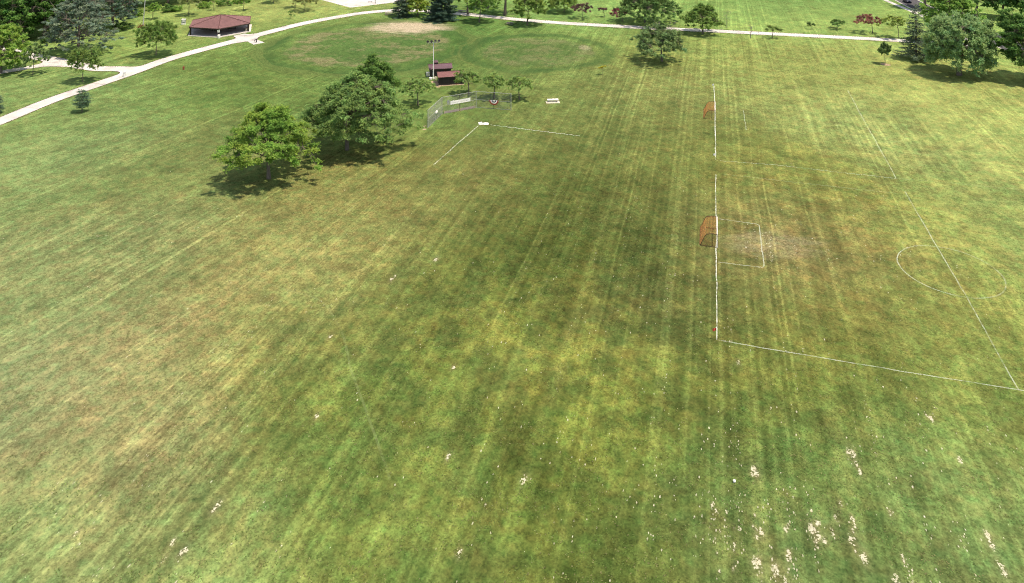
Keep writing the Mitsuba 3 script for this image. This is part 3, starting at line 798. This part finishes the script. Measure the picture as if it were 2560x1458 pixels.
# the dead limbs in the top of the half dead tree
key = 'half_dead_tree'
rng = np.random.default_rng(77)
P = at(1655, 153)
ms = []
for i in range(26):
    st = np.array([rng.normal(.3, .5), rng.normal(.3, .4), rng.uniform(4, 7)])
    e = st + np.array([rng.uniform(-1.6, 4.0), rng.normal(0, 1.6), rng.uniform(1.8, 4.4)])
    c = bezier(st, (st + e) / 2 + rng.normal(0, .25, 3), e, 6)
    ms.append(tube(c, np.linspace(.07, .02, 6), 4))
    for q in range(9):
        s0 = c[rng.integers(2, 6)]
        e2 = s0 + unit(rng.normal(0, .6, 3) + (e - st) * .3) * rng.uniform(.6, 1.5)
        ms.append(tube([s0, (s0 + e2) / 2 + rng.normal(0, .06, 3), e2], [.03, .022, .012], 3, False))
m = cat(ms)
m.apply_translation((*P, 0))
part(key, 'dead_branches', m, 'dead_bark', smooth=True, label='bare grey branches in the tree top')
ring_ = thing('mulch_ring', kind='structure')
whole(ring_, lathe([(0, .10), (.5, .09), (1.0, .05), (1.25, .0)], 24, (*at(2214, 161), 0)), 'mulch')

# ------------------------------------------------------------------ the pavilion
pf, pl, pr = at(546, 94), at(467, 89.5), at(624, 79.6)
SIDE = 10.3
ang = math.atan2(1, 0)
axis = unit((unit(pl - pf) + unit(pr - pf))[None])[0]        # from the front corner towards the centre
ctr = pf + axis * SIDE
a0 = math.atan2(-axis[1], -axis[0])
hexp = lambda r, z: np.array([(ctr[0] + r * math.cos(a0 + i * np.pi / 3), ctr[1] + r * math.sin(a0 + i * np.pi / 3), z) for i in range(6)])
pav = thing('pavilion', 'open picnic pavilion with a hexagonal maroon shingle roof', 'pavilion')
part(pav, 'floor', prism(Polygon(hexp(SIDE + .3, 0)[:, :2]), -.1, .16), 'concrete')
EAVE, APEX, RO = 2.75, 5.0, SIDE - .05
e, apex = hexp(RO, EAVE), np.array([*ctr, APEX])
eb = hexp(RO - .02, EAVE - .28)
for i in range(6):
    A, B = e[i], e[(i + 1) % 6]
    v = np.array([A, B, apex, A - [0, 0, .12], B - [0, 0, .12], apex - [0, 0, .12]])
    f = np.array([[0, 1, 2], [3, 5, 4], [0, 3, 4], [0, 4, 1], [1, 4, 5], [1, 5, 2], [2, 5, 3], [2, 3, 0]])
    part(pav, 'roof_panel', trimesh.Trimesh(v, f, process=False), 'shingles_red')
    lift = np.array([0, 0, .03])
    part(pav, 'ridge_cap', tube([A + lift, apex + lift], [.10, .10], 6), 'ridge_paint')
    C0, C1 = hexp(RO - .03, EAVE - .02)[[i, (i + 1) % 6]]
    mid = (C0 + C1) / 2
    L = np.linalg.norm(C1 - C0)
    part(pav, 'fascia', box(mid[0], mid[1], EAVE - .24, L, .08, .26, math.atan2(C1[1] - C0[1], C1[0] - C0[0])), 'dark_wood')
    q = hexp(SIDE - .55, 0)[i]
    part(pav, 'post', box(q[0], q[1], 1.38, .34, .34, 2.44, a0 + i * np.pi / 3, .03), 'dark_wood')
    # roof beams under the deck
    part(pav, 'beam', bar(hexp(SIDE - .5, EAVE - .3)[i], apex - [0, 0, .35], .11, 4), 'dark_wood')
# the short masonry wall at the right end
w0, w1 = hexp(SIDE - .35, 0)[[1, 2]] if hexp(1, 0)[1][0] > hexp(1, 0)[5][0] else hexp(SIDE - .35, 0)[[5, 4]]
wd = unit((w1 - w0)[None])[0]
wm = w0 + wd * 2.6
part(pav, 'end_wall', box(wm[0], wm[1], 1.36, 5.0, .22, 2.4, math.atan2(wd[1], wd[0])), 'cream_wall')
fp = hexp(SIDE - .55, 0)[0]
nrm = unit((np.array([-axis[0], -axis[1], 0]))[None])[0]
sq = fp + nrm * .24
sg = thing('notice', 'white square notice on the front post of the pavilion', 'sign')
whole(sg, box(sq[0], sq[1], 1.95, .75, .05, .75, math.atan2(nrm[1], nrm[0]) + np.pi / 2, .01), 'white_paint')


def barrel(name, xy, h, r, label, body='white_paint', lid='box_grey', z=0.0):
    k = thing(name, label, 'bin')
    part(k, 'body', lathe([(0, 0), (r * .92, 0), (r, .05), (r * 1.0, h * .5), (r * 1.04, h * .52), (r, h * .55), (r, h - .04), (r * .94, h), (0, h)], 20, (*xy, z)), body, smooth=40)
    part(k, 'lid', lathe([(0, h + .16), (r * .5, h + .14), (r * .9, h + .07), (r * 1.06, h + .01), (r * 1.06, h - .03)], 20, (*xy, z)), lid, smooth=40)
    return k


bq = pf + axis * .35 + np.array([.2, 0])
barrel('litter_bin', bq - axis * 1.0, .95, .42, 'white litter bin at the front corner of the pavilion', lid='white_paint', z=0)
rb = at(620.5, 81.5)
barrel('litter_bin', hexp(SIDE - 1.3, 0)[1][:2] + [0, .2], .95, .34, 'reddish-topped bin by the right wall of the pavilion', 'cream_wall', 'hydrant_red', .16)
barrel('litter_bin', at(311, 192), 1.0, .38, 'white litter bin on the fork of the left path')


def picnic_table(label, xy, rot, top='dark_wood', frame='dark_steel', L=2.2, z=0.0):
    k = thing('picnic_table', label, 'picnic table')
    R = trimesh.transformations.rotation_matrix(rot, [0, 0, 1])
    R[:3, 3] = (*xy, z)

    def add(nm, m, b):
        m.apply_transform(R)
        part(k, nm, m, b)
    for i in range(4):
        add('table_plank', box(0, -.33 + i * .22, .75, L, .20, .05), top)
    for s in (-1, 1):
        for j in (0, 1):
            add('bench_plank', box(0, s * (.72 + j * .17), .45, L, .155, .05), top)
        add('leg_frame', cat([bar((s * L * .34, -.62, .0), (s * L * .34, -.22, .72), .035), bar((s * L * .34, .62, .0), (s * L * .34, .22, .72), .035), bar((s * L * .34, -.82, .40), (s * L * .34, .82, .40), .035)]), frame)
    return k


for i, (o, lab) in enumerate((((-4.2, -.6), 'leftmost dark picnic table in the shade of the pavilion'), ((-.8, -2.2), 'middle dark picnic table in the shade of the pavilion'), ((3.2, 1.0), 'rightmost dark picnic table in the shade of the pavilion'))):
    picnic_table(lab, ctr + np.array(o), .1, L=3.0, z=.16)
picnic_table('grey picnic table on the lawn beside the right path', at(1275, 62), -.35, 'grey_wood', L=2.3)
picnic_table('pale weathered table left of the left spruce', at(974, 37), .1, 'grey_wood', L=3.2)
picnic_table('dark table in the shade right of the broad dark spruce', at(1158, 31), -.2, 'grey_wood', L=3.6)

# ------------------------------------------------------------------ drinking fountain and its pad, hydrant, post box, lamp posts
pad = thing('fountain_pad', kind='structure')
whole(pad, prism(Polygon(px((619, 104), (641, 98.5), (661, 106.5), (634, 111.5))), -.1, .05), 'concrete')
df = thing('drinking_fountain', 'dark drinking fountain on a white pad across from the pavilion', 'fountain')
x, y = at(641, 106)
part(df, 'pedestal', lathe([(0, 0), (.22, 0), (.22, .06), (.13, .10), (.13, .8), (.16, .86), (0, .86)], 14, (x, y, .05)), 'dark_steel', smooth=40)
part(df, 'basin', lathe([(0, .86), (.30, .86), (.36, .98), (.33, .98), (.27, .92), (0, .9)], 18, (x, y, .05)), 'dark_steel', smooth=40)
part(df, 'arm', tube([(x - .15, y, .9), (x - .55, y, .8), (x - .6, y, .35)], [.09, .08, .1], 8), 'dark_steel')

hy = thing('fire_hydrant', 'brownish red hydrant on the lawn beside the left path', 'hydrant')
x, y = at(459, 174)
part(hy, 'barrel', lathe([(0, 0), (.24, 0), (.24, .08), (.17, .10), (.16, .62), (.21, .64), (.21, .72), (0, .72)], 16, (x, y, 0)), 'hydrant_red', smooth=40)
part(hy, 'bonnet', lathe([(0, 1.0), (.05, 1.0), (.06, .93), (.14, .88), (.19, .74), (.19, .72)], 16, (x, y, 0)), 'hydrant_red', smooth=40)
for s in (-1, 1):
    part(hy, 'nozzle', bar((x + s * .12, y, .5), (x + s * .32, y, .5), .085, 10), 'hydrant_red')
part(hy, 'nozzle', bar((x, y - .12, .45), (x, y - .34, .45), .11, 10), 'hydrant_red')

ic = thing('meter_cabinet', 'grey and white cabinet standing on a base left of the pavilion', 'cabinet')
x, y = at(459, 61)
part(ic, 'base', box(x, y, .25, 1.1, .8, .5, 0, .03), 'white_paint')
part(ic, 'body', box(x, y, 1.05, 1.25, .6, 1.1, 0, .03), 'box_grey')
part(ic, 'front_panel', box(x + .12, y - .33, 1.35, .8, .06, .85, 0, .01), 'white_paint')
part(ic, 'roof', box(x, y, 1.72, 1.35, .8, .12, 0, .03), 'white_paint')

lp = thing('lamp_post', 'tall grey leaning lamp post by the wood at the upper left', 'lamp post')
x, y = at(357, 68)
part(lp, 'pole', tube([(x, y, 0), (x + .75, y, 9), (x + .9, y, 11.5)], [.17, .12, .10], 10), 'pole_grey', smooth=True)
part(lp, 'base', lathe([(0, .5), (.3, .5), (.4, .1), (.4, 0)], 12, (x, y, 0)), 'brown_paint', smooth=40)
part(lp, 'arm', tube([(x + .9, y, 11.4), (x + 1.6, y, 11.8), (x + 2.4, y, 11.9)], [.06, .05, .05], 8), 'pole_grey', smooth=True)
part(lp, 'lamp_head', box(x + 2.7, y, 11.86, .75, .32, .16, 0, .04), 'pole_grey')
rng = np.random.default_rng(8)
pile = thing('brush_pile', 'heap of brown brushwood at the foot of the leaning lamp post', 'brush pile')
st = []
for i in range(70):
    c = np.array([x + rng.normal(-.1, .5), y + rng.normal(-.5, .5), abs(rng.normal(.3, .35)) + .05])
    dd = unit(rng.normal(0, 1, 3) * [1, 1, .7]) * rng.uniform(.3, .7)
    st.append(tube([c - dd, c + rng.normal(0, .05, 3), c + dd], [.05, .06, .03], 4))
whole(pile, cat(st), 'rust_paint')

hp = thing('basketball_post', 'dark basketball post at the near edge of the pale court', 'basketball post')
x, y = at(938, 9)
part(hp, 'pole', tube([(x, y, 0), (x, y, 2.9), (x, y + .9, 3.3)], [.10, .09, .07], 8), 'dark_steel', smooth=True)
part(hp, 'backboard', box(x, y + 1.0, 3.4, 1.8, .06, 1.1, 0, .01), 'white_paint')
part(hp, 'rim', cat([tube([(x + .23 * math.cos(t), y + 1.35 + .23 * math.sin(t), 3.05) for t in np.linspace(0, 2 * np.pi, 17)], .015, 5)]), 'flag_red')
bn = thing('court_bench', 'low dark bench at the near edge of the pale court', 'bench')
x, y = at(925, 7)
part(bn, 'seat', box(x, y, .45, 1.8, .4, .06, .2), 'dark_wood')
for s in (-1, 1):
    part(bn, 'leg', box(x + s * .7, y + s * .14, .21, .08, .36, .42, .2), 'dark_steel')

# ------------------------------------------------------------------ the sheds and the floodlight mast
def shed(name, label, front_left, L, D, rot, wall_h, rise, over, roof, cupola=False, base=False):
    k = thing(name, label, 'shed')
    R = trimesh.transformations.rotation_matrix(rot, [0, 0, 1])
    R[:3, 3] = (*front_left, 0)

    def add(nm, m, b, **kw):
        m.apply_transform(R)
        return part(k, nm, m, b, **kw)
    gable = Polygon([(0, .0), (D, .0), (D, wall_h), (D / 2, wall_h + rise), (0, wall_h)])
    body = trimesh.creation.extrude_polygon(gable, L, engine='earcut')
    body.apply_transform(np.array([[0, 0, 1, 0], [1, 0, 0, 0], [0, 1, 0, 0], [0, 0, 0, 1.0]]))
    add('wall', body, 'dark_siding')
    sl = rise / (D / 2)
    for s in (0, 1):
        y0, y1 = (-over, D / 2) if s == 0 else (D + over, D / 2)
        z0, z1 = wall_h - over * sl + .03, wall_h + rise + .03
        v = np.array([[-over, y0, z0], [L + over, y0, z0], [L + over, y1, z1], [-over, y1, z1]])
        v = np.vstack([v, v + [0, 0, .10]])
        f = np.array([[0, 2, 1], [0, 3, 2], [4, 5, 6], [4, 6, 7], [0, 1, 5], [0, 5, 4], [1, 2, 6], [1, 6, 5], [2, 3, 7], [2, 7, 6], [3, 0, 4], [3, 4, 7]])
        add('roof', trimesh.Trimesh(v, f, process=False), roof)
    add('ridge_cap', box(L / 2, D / 2, wall_h + rise + .14, L + 2 * over + .04, .22, .06), 'ridge_paint')
    add('fascia', box(L / 2, -over - .015, wall_h - over * sl + .05, L + 2 * over, .03, .18), 'dark_wood')
    # door with frame, corner boards
    add('door', box(L * .72, -.02, .98, .95, .05, 1.9), 'brown_paint')
    for xx in (0, L):
        add('corner_board', box(xx, -.012, wall_h / 2, .12, .06, wall_h), 'dark_wood')
    if base:
        add('sill', box(L / 2, -.12, .06, L + .3, .3, .12), 'pale_wood')
    if cupola:
        cx, cy, z = L * .30, D * .62, wall_h + rise
        add('cupola', box(cx, cy, z + .25, 1.0, 1.0, .6), 'dark_siding')
        v = np.array([[-.62, -.62, 0], [.62, -.62, 0], [.62, .62, 0], [-.62, .62, 0], [0, 0, .62]]) + [cx, cy, z + .54]
        add('cupola_roof', trimesh.Trimesh(v, np.array([[0, 1, 4], [1, 2, 4], [2, 3, 4], [3, 0, 4], [0, 2, 1], [0, 3, 2]]), process=False), 'shingles_purple')
    return k


shed('storage_shed', 'dark shed with a purplish roof and a little cupola behind the light mast', at(1076.5, 192), 5.1, 3.3, .20, 2.05, .55, .45, 'shingles_purple', cupola=True)
shed('storage_shed', 'dark shed with a rose-red roof half behind a crabapple tree', at(1098, 215), 5.9, 3.9, .20, 2.15, .60, .35, 'shingles_rose', base=True)
er = thing('bare_earth', kind='structure')
whole(er, sheet(Polygon(px((1096, 217), (1088, 203), (1080, 204), (1088, 218))).buffer(.5), .004), 'mulch')

ml_ = thing('floodlight_mast', 'white mast with four black floodlights on its crossarm by the sheds', 'light mast')
x, y = at(1083.5, 197)
part(ml_, 'pole', tube([(x, y, 0), (x + .02, y, 4.5), (x + .04, y, 9.05)], [.16, .13, .10], 12), 'white_paint', smooth=True)
part(ml_, 'base', lathe([(0, .3), (.26, .3), (.3, .05), (.3, 0)], 14, (x, y, 0)), 'white_paint', smooth=40)
ca = np.array([1.25, .55])
part(ml_, 'crossarm', box(x + .04, y, 9.05, 2.9, .10, .10, math.atan2(ca[1], ca[0])), 'galvanised')
for i in range(4):
    t = (i - 1.5) / 1.5
    hx, hy = x + .04 + ca[0] * t, y + ca[1] * t
    m = lathe([(0, 0), (.10, .0), (.22, .14), (.31, .34), (.31, .40), (.26, .40), (0, .33)], 16)
    m.apply_transform(trimesh.transformations.rotation_matrix(math.radians(62 if i % 2 else 55), [1, 0.25 * (i - 1.5), 0]))
    m.apply_translation((hx, hy, 9.30))
    k = part(ml_, 'floodlight', m, 'dark_steel', smooth=40)
    part(k, 'bracket', bar((hx, hy, 9.05), (hx, hy, 9.30), .05, 6), 'dark_steel')
wb = thing('utility_box', 'white box on legs against the left wall of the purplish-roofed shed', 'box')
x, y = at(1070, 191)
part(wb, 'body', box(x, y, .62, .8, .6, .95, .2, .03), 'white_paint')
part(wb, 'door', box(x + .02, y - .31, .62, .6, .03, .75, .2), 'cream_wall')
part(wb, 'leg', box(x - .25, y, .1, .1, .4, .2, .2), 'box_grey')
part(wb, 'leg', box(x + .25, y + .1, .1, .1, .4, .2, .2), 'box_grey')
barrel('white_drum', at(1076.5, 199), .5, .36, 'low white drum at the foot of the light mast', lid='white_paint')
barrel('white_drum', at(1089, 198.5), .6, .22, 'thin pale drum between the light mast and the rose-roofed shed', 'cream_wall', 'cream_wall')

# ------------------------------------------------------------------ the backstop
FH = 3.6
bp = [np.array([*at(1069.5, 319.6), 0]), np.array([*at(1105, 285), 0]), np.array([*at(1190.5, 269.3), 0]), np.array([*at(1277.4, 275.4), 0])]
bs = thing('backstop', 'three-sided chain-link backstop fence behind home plate', 'fence')
Z = lambda h: np.array([0, 0, h])
for q in bp:
    part(bs, 'post', tube([q, q + Z(FH + .05)], .075, 10), 'galvanised', smooth=True)
for i in range(3):
    A, B = bp[i], bp[i + 1]
    d = unit((B - A)[None])[0]
    L = np.linalg.norm(B - A)
    mid = (A + B) / 2
    part(bs, 'post', tube([mid, mid + Z(FH)], .05, 8), 'galvanised' if i == 0 else 'dark_steel', smooth=True)
    part(bs, 'rail', bar(A + Z(FH), B + Z(FH), .045, 8), 'galvanised')
    part(bs, 'rail', bar(A + Z(1.8), B + Z(1.8), .03, 8), 'galvanised')
    part(bs, 'rail', bar(A + Z(.08), B + Z(.08), .03, 8), 'galvanised')
    # diamond mesh: every wire a thin three-sided tube
    wires = []
    sp = .16
    for sgn in (1, -1):
        for o in np.arange(-FH, L + FH, sp):
            pts = []
            t0, t1 = (max(0, -o), min(FH, L - o)) if sgn == 1 else (max(0, o - L), min(FH, o))
            if t1 - t0 < .05: continue
            x0_, x1_ = o + sgn * t0, o + sgn * t1
            wires.append(tube([A + d * x0_ + Z(t0 + .05 * 0), A + d * x1_ + Z(t1)], .008, 3, False))
    part(bs, 'chain_link', cat(wires), 'wire')
A, B = bp[1], bp[2]
d = unit((B - A)[None])[0]
nf = np.array([d[1], -d[0], 0])         # towards the camera
ra = math.atan2(d[1], d[0])
L = np.linalg.norm(B - A)
for i in range(2):
    c = A + d * (L * (.27 + .47 * i)) + nf * .10
    k = part(bs, 'kick_board', box(c[0], c[1], .28, L * .44, .05, .50, ra), 'grey_wood')
    for s in (-1, 1):
        c2_ = c + d * s * L * .215 + nf * .035
        part(k, 'end_post', box(c2_[0], c2_[1], .3, .10, .06, .6, ra), 'pale_wood')
bnr = thing('banner', 'long white banner with a line of faint grey print on the backstop', 'banner')
t0, t1 = .235, .82
c = A + d * L * (t0 + t1) / 2 + nf * .11
BL = L * (t1 - t0)
part(bnr, 'cloth', box(c[0], c[1], 2.10, BL, .02, .78, ra), 'white_cloth')
rng = np.random.default_rng(3)
xx, dash = -BL * .42, []
while xx < BL * .42:
    w = rng.uniform(.10, .34)
    q = c + d * (xx + w / 2) + nf * .015
    dash.append(box(q[0], q[1], 2.08 + rng.normal(0, .006), w, .008, rng.uniform(.07, .12), ra))
    xx += w + .09
part(bnr, 'print', cat(dash), 'ink_grey')
gs = thing('grey_panel', 'small grey panel left of the long white banner', 'sign')
q = A + d * L * .185 - nf * .05
whole(gs, box(q[0], q[1], 2.35, .62, .03, .75, ra), 'pole_grey')
A3, B3 = bp[2], bp[3]
d3 = unit((B3 - A3)[None])[0]
n3_ = np.array([d3[1], -d3[0], 0])
bt = thing('bunting', 'half-round red, white and blue bunting on the backstop', 'bunting')
c = A3 + d3 * np.linalg.norm(B3 - A3) * .515 + n3_ * .12 + Z(1.98)
for i, (r0, r1, m_at, nm) in enumerate(((.0, .30, 'white_cloth', 'white_centre'), (.30, .52, 'navy', 'blue_band'), (.52, .78, 'white_cloth', 'white_band'), (.78, 1.05, 'red_cloth', 'red_band'))):
    v, f = [], []
    th = np.linspace(np.pi, 2 * np.pi, 41)
    for j, t in enumerate(th):
        pleat = .05 * math.sin(j * np.pi / 2.0)
        for r in (r0, r1):
            v.append(c + d3 * (r * math.cos(t)) + Z(r * math.sin(t)) + n3_ * (pleat * r))
    for j in range(40):
        f += [[2 * j, 2 * j + 1, 2 * j + 3], [2 * j, 2 * j + 3, 2 * j + 2]]
    v = np.array(v)
    front = trimesh.Trimesh(v, f, process=False)
    back = trimesh.Trimesh(v - n3_ * .012, np.array(f)[:, ::-1], process=False)
    part(bt, nm, cat([front, back]), m_at)
A1, B1_ = bp[0], bp[1]
d1_ = unit((B1_ - A1)[None])[0]
n1_ = np.array([d1_[1], -d1_[0], 0])
wc = thing('white_cloth_bundle', 'crumpled white cloth hung over the rail of the left fence panel', 'cloth')
q = A1 + d1_ * np.linalg.norm(B1_ - A1) * .58 + n1_ * .06 + Z(1.62)
m = trimesh.creation.icosphere(4, 1.0)
v = m.vertices * [.55, .16, .30]
v = v * (1 + .9 * (meshkit.fbm(m.vertices * 2.4 + 3, 3) - .5))[:, None]
m.vertices = v @ np.array([[d1_[0], d1_[1], 0], [n1_[0], n1_[1], 0], [0, 0, 1.0]]) + q
whole(wc, m, 'white_cloth', smooth=True)
fs = thing('flat_stone', 'pale flat stone at the foot of the leftmost backstop post', 'stone')
m = trimesh.creation.icosphere(3, 1.0)
m.vertices = m.vertices * [.42, .25, .10] * (1 + .3 * (meshkit.fbm(m.vertices * 1.5, 3) - .5))[:, None] + [*at(1061, 324), .05]
whole(fs, m, 'pale_wood', smooth=True)
fs = thing('plank', 'short pale plank on bare ground left of the leftmost backstop post', 'plank')
whole(fs, box(*at(1060, 317), .06, 1.1, .22, .07, .9), 'pale_wood')

# home plate: a white pad and the bags beside it
hb_ = thing('home_plate', 'round white pad where the two chalk foul lines meet', 'plate')
whole(hb_, lathe([(0, .07), (.55, .07), (.66, .05), (.68, 0)], 24, (*at(1214.5, 309.3), 0)), 'white_paint')
for i, (q, r, lab) in enumerate((((1200.5, 307.4), .3, 'upper white bag beside the round home pad'), ((1202, 311.2), -.1, 'lower white bag beside the round home pad'))):
    k = thing('base_bag', lab, 'base')
    whole(k, box(*at(*q), .06, .85, .5, .12, r, .04), 'white_paint')

# white bench on its slab
bq = at(1382, 256)
bn = thing('concrete_bench', 'white concrete bench alone on the lawn right of the backstop', 'bench')
rt = .10
part(bn, 'slab', box(bq[0], bq[1], .05, 3.1, 1.3, .1, rt, .02), 'cream_wall')
part(bn, 'seat', box(bq[0] + .02, bq[1] + .15, .60, 2.5, .75, .14, rt, .03), 'white_paint')
for s in (-1, 1):
    part(bn, 'leg', box(bq[0] + s * .95 * math.cos(rt), bq[1] + .15 + s * .95 * math.sin(rt), .31, .16, .6, .44, rt), 'box_grey')

# ------------------------------------------------------------------ goals
def goal(label, near, far, Hh, depth_top, depth_bot):
    k = thing('soccer_goal', label, 'soccer goal')
    A, B = np.array([*near, 0]), np.array([*far, 0])
    d = unit((B - A)[None])[0]
    back = np.array([-d[1], d[0], 0])
    if back[0] > 0: back = -back
    side = [np.zeros(3) + Z(Hh), back * depth_top * .7 + Z(Hh), back * (depth_top + .25) + Z(Hh * .90), back * (depth_top + .55) + Z(Hh * .70), back * depth_bot * .93 + Z(.25), back * depth_bot + Z(0.03)]
    side = np.array(side)
    for nm, q in (('post', A), ('post', B)):
        part(k, nm, tube([q, q + Z(Hh)], .055, 10), 'white_paint', smooth=True)
    part(k, 'crossbar', bar(A + Z(Hh), B + Z(Hh), .06, 10), 'white_paint')
    for q in (A, B):
        part(k, 'side_frame', tube(smooth_line(q + side, 6), .04, 8), 'brown_paint', smooth=True)
        part(k, 'ground_bar', bar(q + Z(.03), q + back * depth_bot + Z(.03), .03, 6), 'brown_paint')
    part(k, 'ground_bar', bar(A + back * depth_bot + Z(.03), B + back * depth_bot + Z(.03), .035, 6), 'rust_paint')
    net = []
    L = np.linalg.norm(B - A)
    prof = smooth_line(side, 6)
    for s in np.arange(.06, L, .11):
        net.append(tube(A + d * s + prof, .0065, 3, False))
    seg = np.r_[0, np.cumsum(np.linalg.norm(np.diff(prof, axis=0), axis=1))]
    for u in np.arange(.08, seg[-1], .11):
        q = np.array([np.interp(u, seg, prof[:, j]) for j in range(3)])
        net.append(tube([A + q, B + q], .0065, 3, False))
    part(k, 'net', cat(net), 'net_orange')
    for q in (A, B):     # side nets
        sn = []
        for zz in np.arange(.12, Hh, .14):
            i = np.interp(zz, prof[::-1, 2], np.linalg.norm(prof[::-1, :2], axis=1))
            sn.append(tube([q + Z(zz), q + back * i + Z(zz)], .006, 3, False))
        for bb in np.arange(.15, depth_bot, .14):
            zz = np.interp(bb, np.linalg.norm(prof[:, :2], axis=1), prof[:, 2])
            sn.append(tube([q + back * bb + Z(.02), q + back * bb + Z(zz)], .006, 3, False))
        part(k, 'side_net', cat(sn), 'net_orange')
    for i in (.42,):
        part(k, 'brace', tube(smooth_line(A + d * L * i * 0 + side[[0, 1]] + 0, 4), .03, 6), 'brown_paint')
    return k


gd = np.array([.274, 1.0]) / math.hypot(.274, 1)
n0_ = at(1793, 619)
goal('white-fronted soccer goal with a rusty orange net, the nearer one', n0_, n0_ + gd * 5.35, 1.85, 1.2, 2.4)
n0_ = at(1787.8, 299)
goal('white-fronted soccer goal with a rusty orange net, the farther one', n0_, n0_ + gd * 5.9, 1.85, 1.2, 2.4)


def corner_flag(label, q, h, red=True):
    k = thing('corner_flag', label, 'flag')
    x, y = q
    part(k, 'pole', tube([(x, y, 0), (x, y, h)], .022, 8), 'white_paint')
    t = np.linspace(0, 1, 9)
    top = np.array([(x - .42 * u, y + .07 * math.sin(u * 7), h - .02 - .04 * u) for u in t])
    v = np.vstack([top, top - [0, 0, .32]])
    f = []
    for i in range(8): f += [[i, i + 1, i + 10], [i, i + 10, i + 9]]
    m1 = trimesh.Trimesh(v, f, process=False)
    m2 = trimesh.Trimesh(v + [0, .008, 0], np.array(f)[:, ::-1], process=False)
    part(k, 'flag', cat([m1, m2]), 'flag_red' if red else 'white_cloth')
    part(k, 'cap', lathe([(0, .05), (.05, .03), (.05, -.03), (0, -.05)], 10, (x, y, h + .04)), 'white_paint')


corner_flag('red corner flag on a white pole at the nearest field corner', at(1790.5, 849), 1.35)
corner_flag('white corner flag at the near corner of the far field', at(1789, 399), 1.15, False)
corner_flag('white corner flag at the far corner of the far field', at(1784.8, 222), 1.2, False)
bl = thing('soccer_ball', 'white ball lying on the grass in the near right of the field', 'ball')
x, y = at(1836, 1206)
bm = trimesh.creation.icosphere(3, .13)
bm.apply_translation((x, y, .13))
whole(bl, bm, 'white_paint', smooth=True)

# ------------------------------------------------------------------ a parked car on the road at the top right
cr = thing('parked_car', 'dark blue car on the road at the top right, cut by the top edge', 'car')
a_ = at(2268, 6)
ta = math.atan2(*(np.array(at(2300, 18)) - at(2250, -8))[::-1])
R = trimesh.transformations.rotation_matrix(ta, [0, 0, 1])
R[:3, 3] = (*a_, 0)


def cadd(nm, m, b, parent=None, **kw):
    m.apply_transform(R)
    return part(parent or cr, nm, m, b, **kw)


prof = Polygon([(-2.2, .35), (-2.25, .75), (-2.05, .98), (-1.25, 1.05), (-.7, 1.42), (.75, 1.45), (1.5, 1.06), (2.15, .95), (2.25, .6), (2.2, .35)]).buffer(.06)
m = trimesh.creation.extrude_polygon(prof, 1.7, engine='earcut')
m.apply_transform(np.array([[1, 0, 0, 0], [0, 0, -1, .85], [0, 1, 0, 0], [0, 0, 0, 1.0]]))
cadd('body', m, 'car_blue')
for s in (-1, 1):
    g = trimesh.creation.extrude_polygon(Polygon([(-1.0, 1.08), (-.62, 1.36), (.7, 1.38), (1.2, 1.08)]), .03, engine='earcut')
    g.apply_transform(np.array([[1, 0, 0, 0], [0, 0, -1, .015 + s * .86], [0, 1, 0, 0], [0, 0, 0, 1.0]]))
    cadd('side_window', g, 'car_glass')
    for xx in (-1.35, 1.35):
        w = trimesh.creation.cylinder(.33, .22, sections=20)
        w.apply_transform(trimesh.transformations.rotation_matrix(np.pi / 2, [1, 0, 0]))
        w.apply_translation((xx, s * .78, .33))
        cadd('wheel', w, 'black_rubber')
    cadd('headlight', box(2.24, s * .6, .72, .1, .34, .14), 'white_paint')
